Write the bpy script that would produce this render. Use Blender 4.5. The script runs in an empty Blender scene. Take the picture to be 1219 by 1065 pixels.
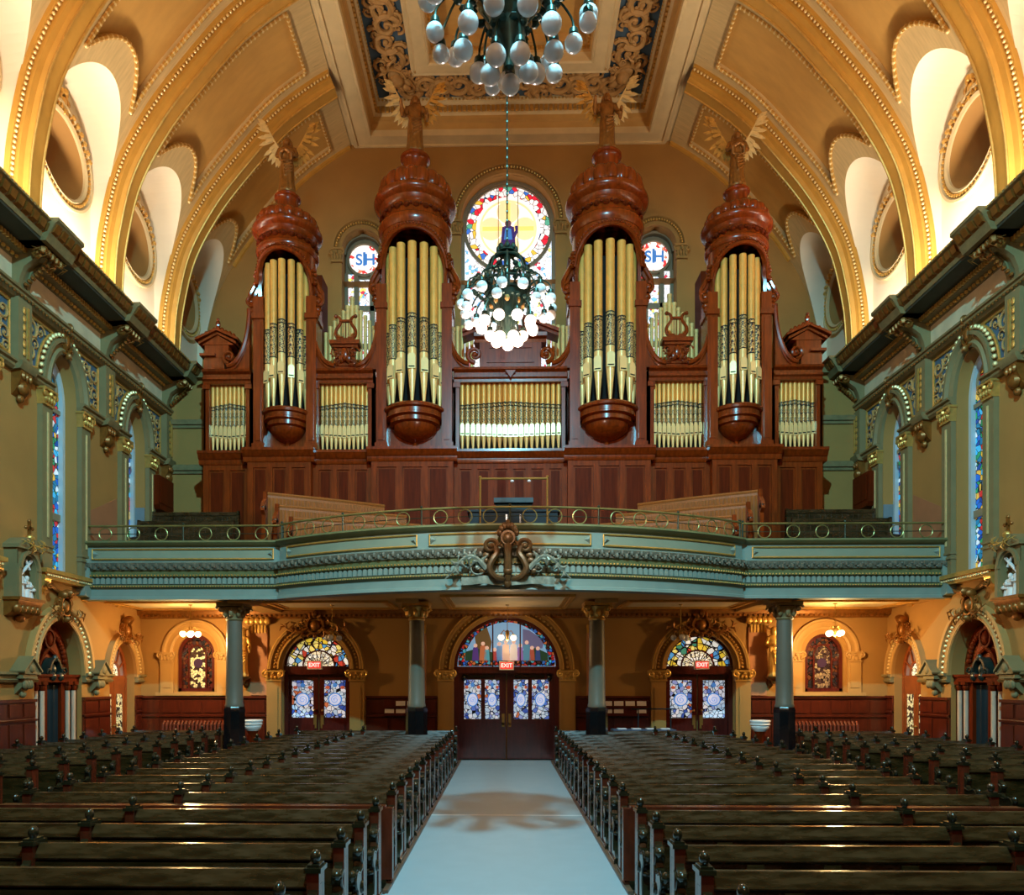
import bpy, math, random
from mathutils import Vector
sc = bpy.context.scene
COL = sc.collection
PI = math.pi
sin, cos, sqrt = math.sin, math.cos, math.sqrt
R = math.radians
rnd = random.Random(7)

# ------------------------------------------------------------ mesh builder
class B:
    """collects shapes; build() links them as ONE mesh object"""
    def __init__(s, xf=None):
        s.v = []; s.f = []; s.m = []; s.xf = xf; s.mi = 0
    def add(s, vs, fs):
        o = len(s.v)
        if s.xf:
            s.v += [s.xf(*p) for p in vs]
        else:
            s.v += [tuple(p) for p in vs]
        for f in fs:
            s.f.append([i + o for i in f]); s.m.append(s.mi)
        return s
    def box(s, x0, x1, y0, y1, z0, z1):
        return s.add([(x0,y0,z0),(x1,y0,z0),(x1,y1,z0),(x0,y1,z0),(x0,y0,z1),(x1,y0,z1),(x1,y1,z1),(x0,y1,z1)],
                     [(3,2,1,0),(4,5,6,7),(0,1,5,4),(1,2,6,5),(2,3,7,6),(3,0,4,7)])
    def prism(s, pts, off):
        n = len(pts)
        vs = [tuple(p) for p in pts] + [(p[0]+off[0], p[1]+off[1], p[2]+off[2]) for p in pts]
        fs = [tuple(range(n))[::-1], tuple(range(n, 2*n))]
        fs += [(i, (i+1) % n, n+(i+1) % n, n+i) for i in range(n)]
        return s.add(vs, fs)
    def strip(s, rows, cu=False, cv=False):
        nr, nc = len(rows), len(rows[0])
        vs = [p for r in rows for p in r]
        fs = []
        for i in range(nr if cu else nr-1):
            for j in range(nc if cv else nc-1):
                a, b = i % nr, (i+1) % nr
                c, d = j % nc, (j+1) % nc
                fs.append((a*nc+c, b*nc+c, b*nc+d, a*nc+d))
        return s.add(vs, fs)
    def lathe(s, prof, c=(0,0,0), n=24, a0=0., a1=2*PI, sx=1., sy=1., mod=None):
        full = abs(a1-a0-2*PI) < 1e-6
        k = n if full else n+1
        rows = []
        for i in range(k):
            a = a0+(a1-a0)*i/n
            q = mod(a) if mod else 1.
            rows.append([(c[0]+r*q*cos(a)*sx, c[1]+r*q*sin(a)*sy, c[2]+z) for r, z in prof])
        return s.strip(rows, cu=full)
    def tube(s, pts, r, n=8, closed=False):
        P = [Vector(p) for p in pts]; m = len(P)
        rr = r if isinstance(r, (list, tuple)) else [r]*m
        rows = []; prev = None
        for i in range(m):
            if closed: t = P[(i+1) % m]-P[i-1]
            else: t = P[min(i+1, m-1)]-P[max(i-1, 0)]
            if t.length < 1e-9: t = Vector((0,0,1))
            t.normalize()
            if prev is None:
                a = Vector((0,0,1)) if abs(t.z) < .9 else Vector((1,0,0))
                e1 = t.cross(a).normalized()
            else:
                e1 = prev - t*prev.dot(t)
                e1 = e1.normalized() if e1.length > 1e-6 else t.orthogonal().normalized()
            prev = e1
            e2 = t.cross(e1)
            rows.append([tuple(P[i]+(e1*cos(2*PI*j/n)+e2*sin(2*PI*j/n))*rr[i]) for j in range(n)])
        s.strip(rows, cu=closed, cv=True)
        if not closed:
            s.add(rows[0], [tuple(range(n))]); s.add(rows[-1], [tuple(range(n))[::-1]])
        return s
    def ball(s, c, r, n=12, m=8):
        if not isinstance(r, (tuple, list)): r = (r, r, r)
        rows = []
        for i in range(m+1):
            a = PI*i/m
            sa = max(sin(a), .02)
            rows.append([(c[0]+r[0]*sa*cos(2*PI*j/n), c[1]+r[1]*sa*sin(2*PI*j/n), c[2]+r[2]*cos(a)) for j in range(n)])
        return s.strip(rows, cv=True)
    def arch(s, uc, zc, ru, rz, prof, n=28, a0=0., a1=PI):
        """moulding swept round an arch in the (u,z) plane; prof = (outward offset, height d) closed"""
        rows = []
        for i in range(n+1):
            a = a0+(a1-a0)*i/n
            rows.append([(uc+(ru+o)*cos(a), d, zc+(rz+o)*sin(a)) for o, d in prof])
        return s.strip(rows, cv=True, cu=abs(a1-a0-2*PI) < 1e-6)
    def leg(s, u, z0, z1, sgn, prof):
        """vertical leg continuing an arch moulding"""
        return s.strip([[(u+sgn*o, d, z) for o, d in prof] for z in (z0, z1)], cv=True)
    def build(s, name, mats, parent=None, smooth=38):
        me = bpy.data.meshes.new(name)
        me.from_pydata(s.v, [], s.f)
        if not isinstance(mats, (list, tuple)): mats = [mats]
        for m in mats: me.materials.append(m)
        if len(mats) > 1: me.polygons.foreach_set('material_index', s.m)
        if smooth:
            me.polygons.foreach_set('use_smooth', [True]*len(me.polygons))
            me.set_sharp_from_angle(angle=R(smooth))
        me.update()
        o = bpy.data.objects.new(name, me)
        COL.objects.link(o)
        if parent: o.parent = parent
        return o

def beads(b, pts, r, n=6, m=4):
    for p in pts: b.ball(p, r, n, m)

def along(pts, step, closed=False):
    """resample a polyline at a spacing"""
    P = [Vector(p) for p in pts]
    if closed: P.append(P[0])
    out = []; carry = 0.
    for a, c in zip(P, P[1:]):
        L = (c-a).length
        t = carry
        while t < L:
            out.append(tuple(a+(c-a)*(t/L))); t += step
        carry = t-L
    return out

def spiral(u, v, rad, d=1, turns=1.4, a0=0., k=26, h=.05, inner=.12):
    out = []
    for i in range(k+1):
        t = i/k
        r = rad*(1-t*(1-inner)); a = a0+d*turns*2*PI*t
        out.append((u+r*cos(a), h, v+r*sin(a)))
    return out

def scroll(b, u, v, rad, d=1, a0=0., h=.05, leaves=7, th=.13):
    """acanthus scroll relief in the (u, d, z) frame"""
    p = spiral(u, v, rad, d, 1.35, a0, 24, h)
    k = len(p)
    b.tube(p, [rad*th*(1-.55*i/(k-1)) for i in range(k)], 6)
    b.ball((u, h, v), (rad*.22, rad*.16, rad*.22), 8, 5)
    for i in range(leaves):
        q = p[1+int(i*(k*.62)/leaves)]
        dx, dz = q[0]-u, q[2]-v
        L = max(1e-6, sqrt(dx*dx+dz*dz))
        b.ball((q[0]+dx/L*rad*.16, h*.7, q[2]+dz/L*rad*.16), (rad*.2, rad*.1, rad*.17), 6, 4)

def leafspray(b, u, z, L, d=1, h=.06, n=7, up=.35, w=.16):
    """curved spray of lobed leaves starting at (u,z), running to d*L"""
    p = [(u+d*L*t, h*(1+.4*sin(PI*t)), z+up*L*sin(PI*1.3*t)*.6) for t in [i/12 for i in range(13)]]
    b.tube(p, [L*.07*(1-.75*i/12) for i in range(13)], 6)
    for i in range(n):
        q = p[1+int(i*11/n)]
        s = 1 if i % 2 else -1
        a = math.atan2(p[min(12, 2+int(i*11/n))][2]-q[2], p[min(12, 2+int(i*11/n))][0]-q[0])+s*.75
        e = L*w*(1.5-.6*i/n)
        b.tube([q, (q[0]+e*.5*cos(a), q[1]*1.1, q[2]+e*.5*sin(a)), (q[0]+e*cos(a+.5*s), q[1]*.9, q[2]+e*sin(a+.5*s))], [L*.03, L*.045, L*.008], 6)

def cartouche(b, u, z, w, h, d=.12):
    """shield with side scrolls, crest leaf and drop"""
    b.ball((u, d*.45, z), (w*.17, d*.5, h*.22), 12, 8)
    b.arch(u, z, w*.22, h*.28, [(0, .0), (0, d*.8), (w*.06, d*.8), (w*.06, 0)], 20, 0, 2*PI)
    for s in (-1, 1):
        scroll(b, u+s*w*.3, z+h*.16, w*.16, s, PI if s > 0 else 0, d*.6, 5)
        scroll(b, u+s*w*.33, z-h*.18, w*.13, -s, PI if s > 0 else 0, d*.6, 5)
        b.ball((u+s*w*.13, d*.6, z+h*.36), (w*.08, d*.5, h*.14), 8, 5)
        b.tube([(u+s*w*.1, d*.5, z-h*.3), (u+s*w*.2, d*.7, z-h*.4), (u+s*w*.42, d*.4, z-h*.36)], [w*.05, w*.045, w*.015], 6)
    b.ball((u, d*.8, z+h*.42), (w*.09, d*.6, h*.14), 10, 6)
    b.ball((u, d*.6, z-h*.4), (w*.07, d*.5, h*.12), 8, 5)

# ------------------------------------------------------------ scene objects
def tag(o, label=None, cat=None, group=None, kind=None):
    if label: o['label'] = label
    if cat: o['category'] = cat
    if group: o['group'] = group
    if kind: o['kind'] = kind
    return o
def thing(name, label, cat, loc=(0,0,0), rz=0., group=None):
    o = bpy.data.objects.new(name, None)
    o.empty_display_size = .2
    COL.objects.link(o)
    o.location = loc; o.rotation_euler = (0, 0, rz)
    return tag(o, label, cat, group)
def structure(name, loc=(0,0,0)):
    o = bpy.data.objects.new(name, None)
    COL.objects.link(o); o.location = loc
    o['kind'] = 'structure'
    return o
def copy_tree(o, parent=None):
    c = o.copy(); COL.objects.link(c)
    c.parent = parent
    for ch in list(o.children): copy_tree(ch, c)
    return c
def relabel(o, label): o['label'] = label; return o
def lettering(name, text, size, m, parent, loc, extrude=.005, offset=.0):
    cu = bpy.data.curves.new(name, 'FONT'); cu.body = text; cu.size = size; cu.align_x = 'CENTER'; cu.align_y = 'CENTER'; cu.extrude = extrude; cu.offset = offset
    tmp = bpy.data.objects.new(name, cu); COL.objects.link(tmp)
    me = bpy.data.meshes.new_from_object(tmp.evaluated_get(bpy.context.evaluated_depsgraph_get())); me.name = name
    bpy.data.objects.remove(tmp)
    me.materials.clear(); me.materials.append(m)
    o = bpy.data.objects.new(name, me); COL.objects.link(o); o.parent = parent; o.location = loc; o.rotation_euler = (PI/2, 0, 0)
    return o
ORD = 'first second third fourth fifth sixth seventh eighth ninth tenth eleventh twelfth thirteenth fourteenth fifteenth sixteenth seventeenth eighteenth nineteenth twentieth'.split()

# ------------------------------------------------------------ materials
def lin(c):
    return tuple(((x/255)/12.92 if x/255 <= .04045 else ((x/255+.055)/1.055)**2.4) for x in c)
def mat(name, rgb, rough=.5, metal=0., var=.12, scale=2.5, bump=0., bscale=40., coat=0., rvar=0., stretch=None, rgb2=None, spec=None):
    m = bpy.data.materials.new(name); m.use_nodes = True
    nt = m.node_tree; N = nt.nodes; L = nt.links
    p = N['Principled BSDF']
    c = lin(rgb)
    tc = N.new('ShaderNodeTexCoord')
    src = tc.outputs['Object']
    if stretch:
        mp = N.new('ShaderNodeMapping'); mp.inputs['Scale'].default_value = stretch
        L.new(src, mp.inputs['Vector']); src = mp.outputs['Vector']
    nz = N.new('ShaderNodeTexNoise'); nz.inputs['Scale'].default_value = scale; nz.inputs['Detail'].default_value = 5
    L.new(src, nz.inputs['Vector'])
    rp = N.new('ShaderNodeValToRGB')
    c2 = lin(rgb2) if rgb2 else None
    rp.color_ramp.elements[0].position = .3; rp.color_ramp.elements[1].position = .7
    rp.color_ramp.elements[0].color = (*[x*(1-var) for x in c], 1)
    rp.color_ramp.elements[1].color = (*(c2 or [min(1, x*(1+var)) for x in c]), 1)
    L.new(nz.outputs['Fac'], rp.inputs['Fac'])
    L.new(rp.outputs['Color'], p.inputs['Base Color'])
    p.inputs['Roughness'].default_value = rough
    p.inputs['Metallic'].default_value = metal
    if spec is not None: p.inputs['Specular IOR Level'].default_value = spec
    if coat:
        p.inputs['Coat Weight'].default_value = coat; p.inputs['Coat Roughness'].default_value = .12
    if rvar:
        mr = N.new('ShaderNodeMapRange')
        mr.inputs['From Min'].default_value = .3; mr.inputs['From Max'].default_value = .7
        mr.inputs['To Min'].default_value = max(.05, rough-rvar); mr.inputs['To Max'].default_value = rough+rvar
        L.new(nz.outputs['Fac'], mr.inputs['Value']); L.new(mr.outputs['Result'], p.inputs['Roughness'])
    if bump:
        n2 = N.new('ShaderNodeTexNoise'); n2.inputs['Scale'].default_value = bscale
        L.new(src, n2.inputs['Vector'])
        bp = N.new('ShaderNodeBump'); bp.inputs['Strength'].default_value = bump; bp.inputs['Distance'].default_value = .02
        L.new(n2.outputs['Fac'], bp.inputs['Height']); L.new(bp.outputs['Normal'], p.inputs['Normal'])
    return m
def emit(name, rgb, strength, base=None):
    m = bpy.data.materials.new(name); m.use_nodes = True
    p = m.node_tree.nodes['Principled BSDF']
    p.inputs['Base Color'].default_value = (*lin(base or rgb), 1)
    p.inputs['Emission Color'].default_value = (*lin(rgb), 1)
    p.inputs['Emission Strength'].default_value = strength
    p.inputs['Roughness'].default_value = .25
    return m
def glass(name, pal, scale=6., strength=1., lead=.06, wts=None):
    """leaded coloured glass, lit from behind: Voronoi pieces with dark cames"""
    m = bpy.data.materials.new(name); m.use_nodes = True
    nt = m.node_tree; N = nt.nodes; L = nt.links
    p = N['Principled BSDF']
    tc = N.new('ShaderNodeTexCoord')
    v = N.new('ShaderNodeTexVoronoi'); v.inputs['Scale'].default_value = scale
    v2 = N.new('ShaderNodeTexVoronoi'); v2.feature = 'DISTANCE_TO_EDGE'; v2.inputs['Scale'].default_value = scale
    for q in (v, v2): L.new(tc.outputs['Object'], q.inputs['Vector'])
    sp = N.new('ShaderNodeSeparateColor'); L.new(v.outputs['Color'], sp.inputs['Color'])
    rp = N.new('ShaderNodeValToRGB'); rp.color_ramp.interpolation = 'CONSTANT'
    e = rp.color_ramp.elements
    wts = wts or [1]*len(pal)
    tot = sum(wts); acc = 0
    for i, c in enumerate(pal):
        if i < 2:
            el = e[i]; el.position = acc/tot
        else: el = e.new(acc/tot)
        el.color = (*lin(c), 1); acc += wts[i]
    L.new(sp.outputs['Red'], rp.inputs['Fac'])
    gt = N.new('ShaderNodeMath'); gt.operation = 'GREATER_THAN'; gt.inputs[1].default_value = lead
    L.new(v2.outputs['Distance'], gt.inputs[0])
    mx = N.new('ShaderNodeMix'); mx.data_type = 'RGBA'
    mx.inputs[6].default_value = (.004, .004, .005, 1)
    L.new(gt.outputs[0], mx.inputs[0]); L.new(rp.outputs['Color'], mx.inputs[7])
    L.new(mx.outputs[2], p.inputs['Base Color']); L.new(mx.outputs[2], p.inputs['Emission Color'])
    p.inputs['Emission Strength'].default_value = strength
    p.inputs['Roughness'].default_value = .2
    return m
def stencil(name, ground, ink, ink2, sx=9.):
    """painted diaper band of the organ pipes"""
    m = bpy.data.materials.new(name); m.use_nodes = True
    nt = m.node_tree; N = nt.nodes; L = nt.links
    p = N['Principled BSDF']
    tc = N.new('ShaderNodeTexCoord')
    mg = N.new('ShaderNodeTexMagic'); mg.inputs['Scale'].default_value = sx; mg.inputs['Distortion'].default_value = 2.2; mg.turbulence_depth = 2
    L.new(tc.outputs['Object'], mg.inputs['Vector'])
    sp = N.new('ShaderNodeSeparateColor'); L.new(mg.outputs['Color'], sp.inputs['Color'])
    rp = N.new('ShaderNodeValToRGB'); rp.color_ramp.interpolation = 'CONSTANT'
    e = rp.color_ramp.elements
    e[0].position = 0; e[0].color = (*lin(ink), 1)
    e[1].position = .33; e[1].color = (*lin(ground), 1)
    q = e.new(.68); q.color = (*lin(ink2), 1)
    q = e.new(.8); q.color = (*lin(ground), 1)
    L.new(sp.outputs['Red'], rp.inputs['Fac'])
    L.new(rp.outputs['Color'], p.inputs['Base Color'])
    p.inputs['Roughness'].default_value = .35; p.inputs['Metallic'].default_value = .15
    return m

M = {}
M['wall'] = mat('ochre_wall_paint', (170,124,62), .8, var=.06, scale=1.2)
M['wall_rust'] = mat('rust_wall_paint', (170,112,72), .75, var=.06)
M['relief'] = mat('flood_tinted_relief_paint', (134,118,78), .65, var=.08)  # greener than the wall: the floodlight's tint put into the colour
M['cream'] = mat('cream_plaster', (243,228,200), .8, var=.03, scale=1)
M['vault'] = mat('vault_panel_paint', (208,158,82), .7, var=.07, scale=1.4, stretch=(1,3,1))
M['border'] = mat('vault_border_graining', (214,184,128), .65, var=.1, scale=2, stretch=(1,9,1))
M['rib'] = mat('rib_gold_paint', (205,152,66), .45, var=.08, metal=.1)
M['gold'] = mat('gilding', (222,172,88), .36, metal=.55, var=.15, scale=8)
M['brightgold'] = mat('bright_gilding', (245,215,150), .35, metal=.35, var=.1, scale=8)
M['darkgold'] = mat('aged_gilding', (146,92,36), .4, metal=.45, var=.25, scale=9)
M['bluefield'] = mat('blue_frieze_ground', (70,96,116), .7, var=.12)
M['tanrelief'] = mat('tan_scroll_relief', (186,142,84), .6, var=.15, scale=6)
M['ceil'] = mat('coffer_paint', (204,160,92), .7, var=.06)
M['coffer_cream'] = mat('coffer_cream_paint', (222,196,146), .65, var=.06)
M['cornice'] = mat('cornice_dark_paint', (132,112,72), .55, var=.2, scale=6)
M['mahog'] = mat('mahogany', (128,46,8), .26, var=.32, scale=2.2, spec=.3, coat=.22, stretch=(6,6,.7))
M['mahog_case'] = mat('mahogany_case', (128,50,9), .5, var=.3, scale=2.2, spec=.1, stretch=(6,6,.7))
M['mahog_dark'] = mat('mahogany_dark_shaded', (96,32,7), .5, var=.25, spec=.06, scale=2.2, stretch=(7,7,.6))  # dark wood, deepened so recessed case panels carry shade in their colour
M['void'] = mat('shade_and_line_black', (16,9,6), .9, var=.1)  # shade inside the organ put into colour; also ring lines, mouth slots
M['pipe'] = mat('pipe_gold_paint', (240,170,80), .34, metal=.2, var=.1, scale=5)
M['pipefoot'] = mat('pipe_foot_gold', (252,202,126), .32, metal=.2, var=.07, scale=5)
M['mouth'] = mat('pipe_mouth_gold', (254,212,142), .3, metal=.2, var=.05)
M['stA'] = stencil('pipe_stencil_blue', (238,188,112), (14,20,36), (50,76,90), 5.)
M['stB'] = stencil('pipe_stencil_brown', (238,182,104), (64,26,16), (150,74,36), 5.)
M['gal'] = mat('balcony_pale_green_paint', (134,150,138), .5, var=.06, scale=3)
M['galpanel'] = mat('balcony_panel_paint', (142,148,124), .5, var=.06)
M['galdark'] = mat('balcony_scroll_bronze', (112,108,92), .45, var=.25, scale=9, metal=.2)
M['galcap'] = mat('balcony_cap_green', (110,112,72), .45, var=.15)
M['col'] = mat('column_paint', (112,104,88), .42, var=.05)
M['black'] = mat('black_polished_base', (14,18,20), .15, var=.2, coat=.5)
M['soffit'] = mat('balcony_soffit_paint', (196,150,84), .65, var=.06)
M['pew'] = mat('pew_dark_oak', (36,34,15), .25, var=.6, scale=2.2, rvar=.14, coat=.35, stretch=(1.2,5,5), rgb2=(74,48,20))
M['plank'] = mat('pew_scuffed_plank', (36,27,12), .24, var=.65, scale=3.2, rvar=.16, coat=.5, stretch=(1.,5,5), rgb2=(84,56,28))
M['archpaint'] = mat('arch_ochre_paint', (186,142,80), .6, var=.05)
M['bronzegilt'] = mat('bronze_gilding', (104,74,42), .4, metal=.4, var=.25, scale=9)
M['pewred'] = mat('pew_red_oak', (92,36,18), .25, var=.3, scale=3, coat=.4, stretch=(3,3,1))
M['pewend'] = mat('pew_end_oak', (36,30,16), .16, var=.45, scale=4, coat=.4)
M['carpet'] = mat('pale_aisle_linoleum', (152,164,168), .5, var=.03, scale=3, bump=.06, bscale=160)
M['floor'] = mat('dark_floor_boards', (52,38,26), .4, var=.3, stretch=(1,6,1))
M['edge'] = mat('brown_floor_edging', (104,72,52), .4, var=.2)
M['bronze'] = mat('green_bronze', (44,64,54), .35, metal=.5, var=.35, scale=12)
M['brass'] = mat('brass', (190,150,80), .3, metal=.8, var=.15)
M['globe'] = mat('opal_globe', (244,240,240), .14, var=.02, coat=.4)
_p = M['globe'].node_tree.nodes['Principled BSDF']; _p.inputs['Subsurface Weight'].default_value = .7; _p.inputs['Subsurface Radius'].default_value = (1, 1, 1); _p.inputs['Subsurface Scale'].default_value = .08
M['doorwood'] = mat('door_mahogany', (84,28,22), .26, var=.25, scale=2.4, coat=.4, stretch=(6,6,.7))
M['dado'] = mat('wainscot_mahogany', (88,30,12), .3, var=.25, scale=2.4, coat=.3, stretch=(5,5,.8))
M['rail'] = mat('railing_iron', (60,66,52), .35, metal=.6, var=.3)
M['railgold'] = mat('railing_brass', (150,140,84), .35, metal=.6, var=.3)
M['beadboard'] = mat('beadboard_oak', (158,88,36), .45, var=.25, scale=6, spec=.25, stretch=(9,9,.6))
M['slate'] = mat('slate_blue_grey', (30,42,48), .6, var=.15, spec=.15)
M['white'] = mat('white_marble', (232,230,226), .4, var=.05)
M['grey'] = mat('cool_grey_paint', (120,134,140), .5, var=.08)
M['frame'] = mat('window_frame_paint', (150,132,104), .5, var=.08)
M['rim'] = mat('pale_blue_window_frame', (190,200,204), .5, var=.05)
M['paper'] = mat('paper', (235,225,225), .6, var=.04)
# ============================================================ SHELL
XW = 11.3
STR = [13.0, 16.65, 20.3, 23.95]           # rib / console lines along the nave
BAYS = [14.8, 18.4, 22.05]
G_side = glass('side_window_glass', [(28,92,190),(60,170,220),(20,60,140),(40,140,90),(190,40,40),(220,170,60),(210,225,235),(30,110,150)], 7, .6, .05)
G_pale = glass('pale_figured_glass', [(255,246,238),(255,236,240),(250,225,120),(250,250,255),(225,60,80),(120,190,235)], 9, 1.05, .03, [5,4,1,4,1,1])
G_border = glass('roundel_border_glass', [(230,40,60),(255,240,235),(60,110,200),(255,245,240),(235,190,70),(90,170,140)], 5.5, .98, .04, [2,4,1,4,1,1])
G_door = glass('door_leaded_glass', [(190,215,245),(235,240,255),(90,120,205),(150,165,225),(60,90,180),(215,120,80),(210,230,250)], 8.5, .55, .06, [3,4,1,2,1,.4,3])
G_fan = glass('fanlight_glass', [(250,225,120),(255,250,235),(90,160,215),(240,200,60),(210,70,50),(70,140,110)], 6, .7, .06, [3,3,2,2,1,1])
G_fanc = glass('fanlight_pale_glass', [(255,244,214),(255,250,235),(250,232,190)], 12, .8, .07)
G_lattice = glass('lattice_glass', [(245,238,190),(60,44,38),(235,225,170),(80,60,48)], 13, .34, .05, [3,2,3,2])
G_dark = glass('dim_red_glass', [(92,40,40),(70,52,60),(110,66,44),(50,50,60)], 10, .06, .05)
E_white = emit('white_lit_glass', (255,243,232), 1.02)
E_yellow = emit('amber_lit_glass', (250,205,110), 1.2)
E_blue = emit('blue_lit_glass', (70,130,200), .7)
E_purple = emit('violet_lit_glass', (70,52,120), .5)
E_sky = emit('pale_blue_lit_glass', (140,185,225), .5)
E_green = emit('green_lit_glass', (50,84,60), .3)
E_red = emit('red_lit_glass', (190,50,50), .5)
E_skin = emit('rose_lit_glass', (235,190,170), .6)
E_oval = emit('oval_lit_glass', (205,212,240), .75)

def wallband(b, u0, u1, z0, z1, ops, depth, k=18):
    def q(a, c, e, f):
        if c-a > 1e-4 and f-e > 1e-4: b.add([(a,0,e),(c,0,e),(c,0,f),(a,0,f)], [(0,1,2,3)])
    u = u0
    for uc, hw, zb, zs, ri in sorted(ops):
        q(u, uc-hw, z0, z1); q(uc-hw, uc+hw, z0, zb)
        arc = [(uc+hw*cos(PI-PI*i/k), zs+ri*sin(PI*i/k)) for i in range(k+1)]
        for p, r in zip(arc, arc[1:]):
            b.add([(p[0],0,p[1]),(r[0],0,r[1]),(r[0],0,z1),(p[0],0,z1)], [(0,1,2,3)])
        ol = [(uc-hw, zb)]+arc+[(uc+hw, zb)]
        if zb > z0+.01: ol.append((uc-hw, zb))
        b.strip([[(p[0],0,p[1]) for p in ol], [(p[0],-depth,p[1]) for p in ol]])
        u = uc+hw
    q(u, u1, z0, z1)
def archpoly(uc, hw, zb, zs, ri, k=20):
    return [(uc-hw, zb)]+[(uc+hw*cos(PI-PI*i/k), zs+ri*sin(PI*i/k)) for i in range(k+1)]+[(uc+hw, zb)]
def pane(b, ol, d, t=.02):
    b.prism([(p[0], d, p[1]) for p in ol], (0, t, 0))
def capital(b, u, z0, z1, w, d):
    """leafy pilaster capital in the (u,d,z) frame"""
    h = z1-z0
    b.box(u-w*.5, u+w*.5, 0, d, z0, z0+h*.12)
    b.box(u-w*.62, u+w*.62, 0, d*1.3, z1-h*.14, z1)
    b.prism([(u-w*.48,0,z0+h*.12),(u+w*.48,0,z0+h*.12),(u+w*.56,0,z1-h*.14),(u-w*.56,0,z1-h*.14)], (0, d*.95, 0))
    for s in (-1, 1):
        b.tube(spiral(u+s*w*.44, z1-h*.34, w*.24, -s, 1.2, PI/2, 14, d*1.15), [w*.07]*15, 6)
        b.ball((u+s*w*.44, d*1.1, z1-h*.34), (w*.1, w*.1, w*.1), 6, 4)
    for i in range(4):
        b.ball((u-w*.36+i*w*.24, d, z0+h*.36), (w*.11, d*.35, h*.22), 6, 4)
    b.ball((u, d*1.2, z1-h*.3), (w*.12, d*.3, h*.16), 6, 4)

ARCH = [(0,0),(0,.09),(.1,.13),(.15,.07),(.24,.07),(.28,.16),(.37,.16),(.37,0)]

# ---- main vault section: half width as a function of height
_VP = [(11.3,12.4),(11.28,13.6),(11.15,14.8),(10.75,16.4),(9.95,17.9),(9.0,19.15),(7.6,20.7),(6.15,21.75),(5.55,22.05)]
def _cr(P, k=8):
    out = []
    for i in range(len(P)-1):
        p0, p1, p2, p3 = P[max(i-1,0)], P[i], P[i+1], P[min(i+2,len(P)-1)]
        for j in range(k):
            t = j/k
            out.append(tuple(.5*((2*b_)+(-a_+c_)*t+(2*a_-5*b_+4*c_-d_)*t*t+(-a_+3*b_-3*c_+d_)*t**3) for a_, b_, c_, d_ in zip(p0, p1, p2, p3)))
    out.append(P[-1]); return out
VP = _cr(_VP)
def vx(z):
    for (x0, z0), (x1, z1) in zip(VP, VP[1:]):
        if z0 <= z <= z1: return x0+(x1-x0)*(z-z0)/(z1-z0)
    return VP[0][0] if z < VP[0][1] else VP[-1][0]
def vn(z):
    """inward normal (towards the nave axis / down) of the vault section"""
    a, b_ = vx(z-.05), vx(z+.05)
    t = Vector((b_-a, .1)); t.normalize()
    return (-t.y, t.x)      # (dx, dz): x decreases
ZT = 21.95

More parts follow.
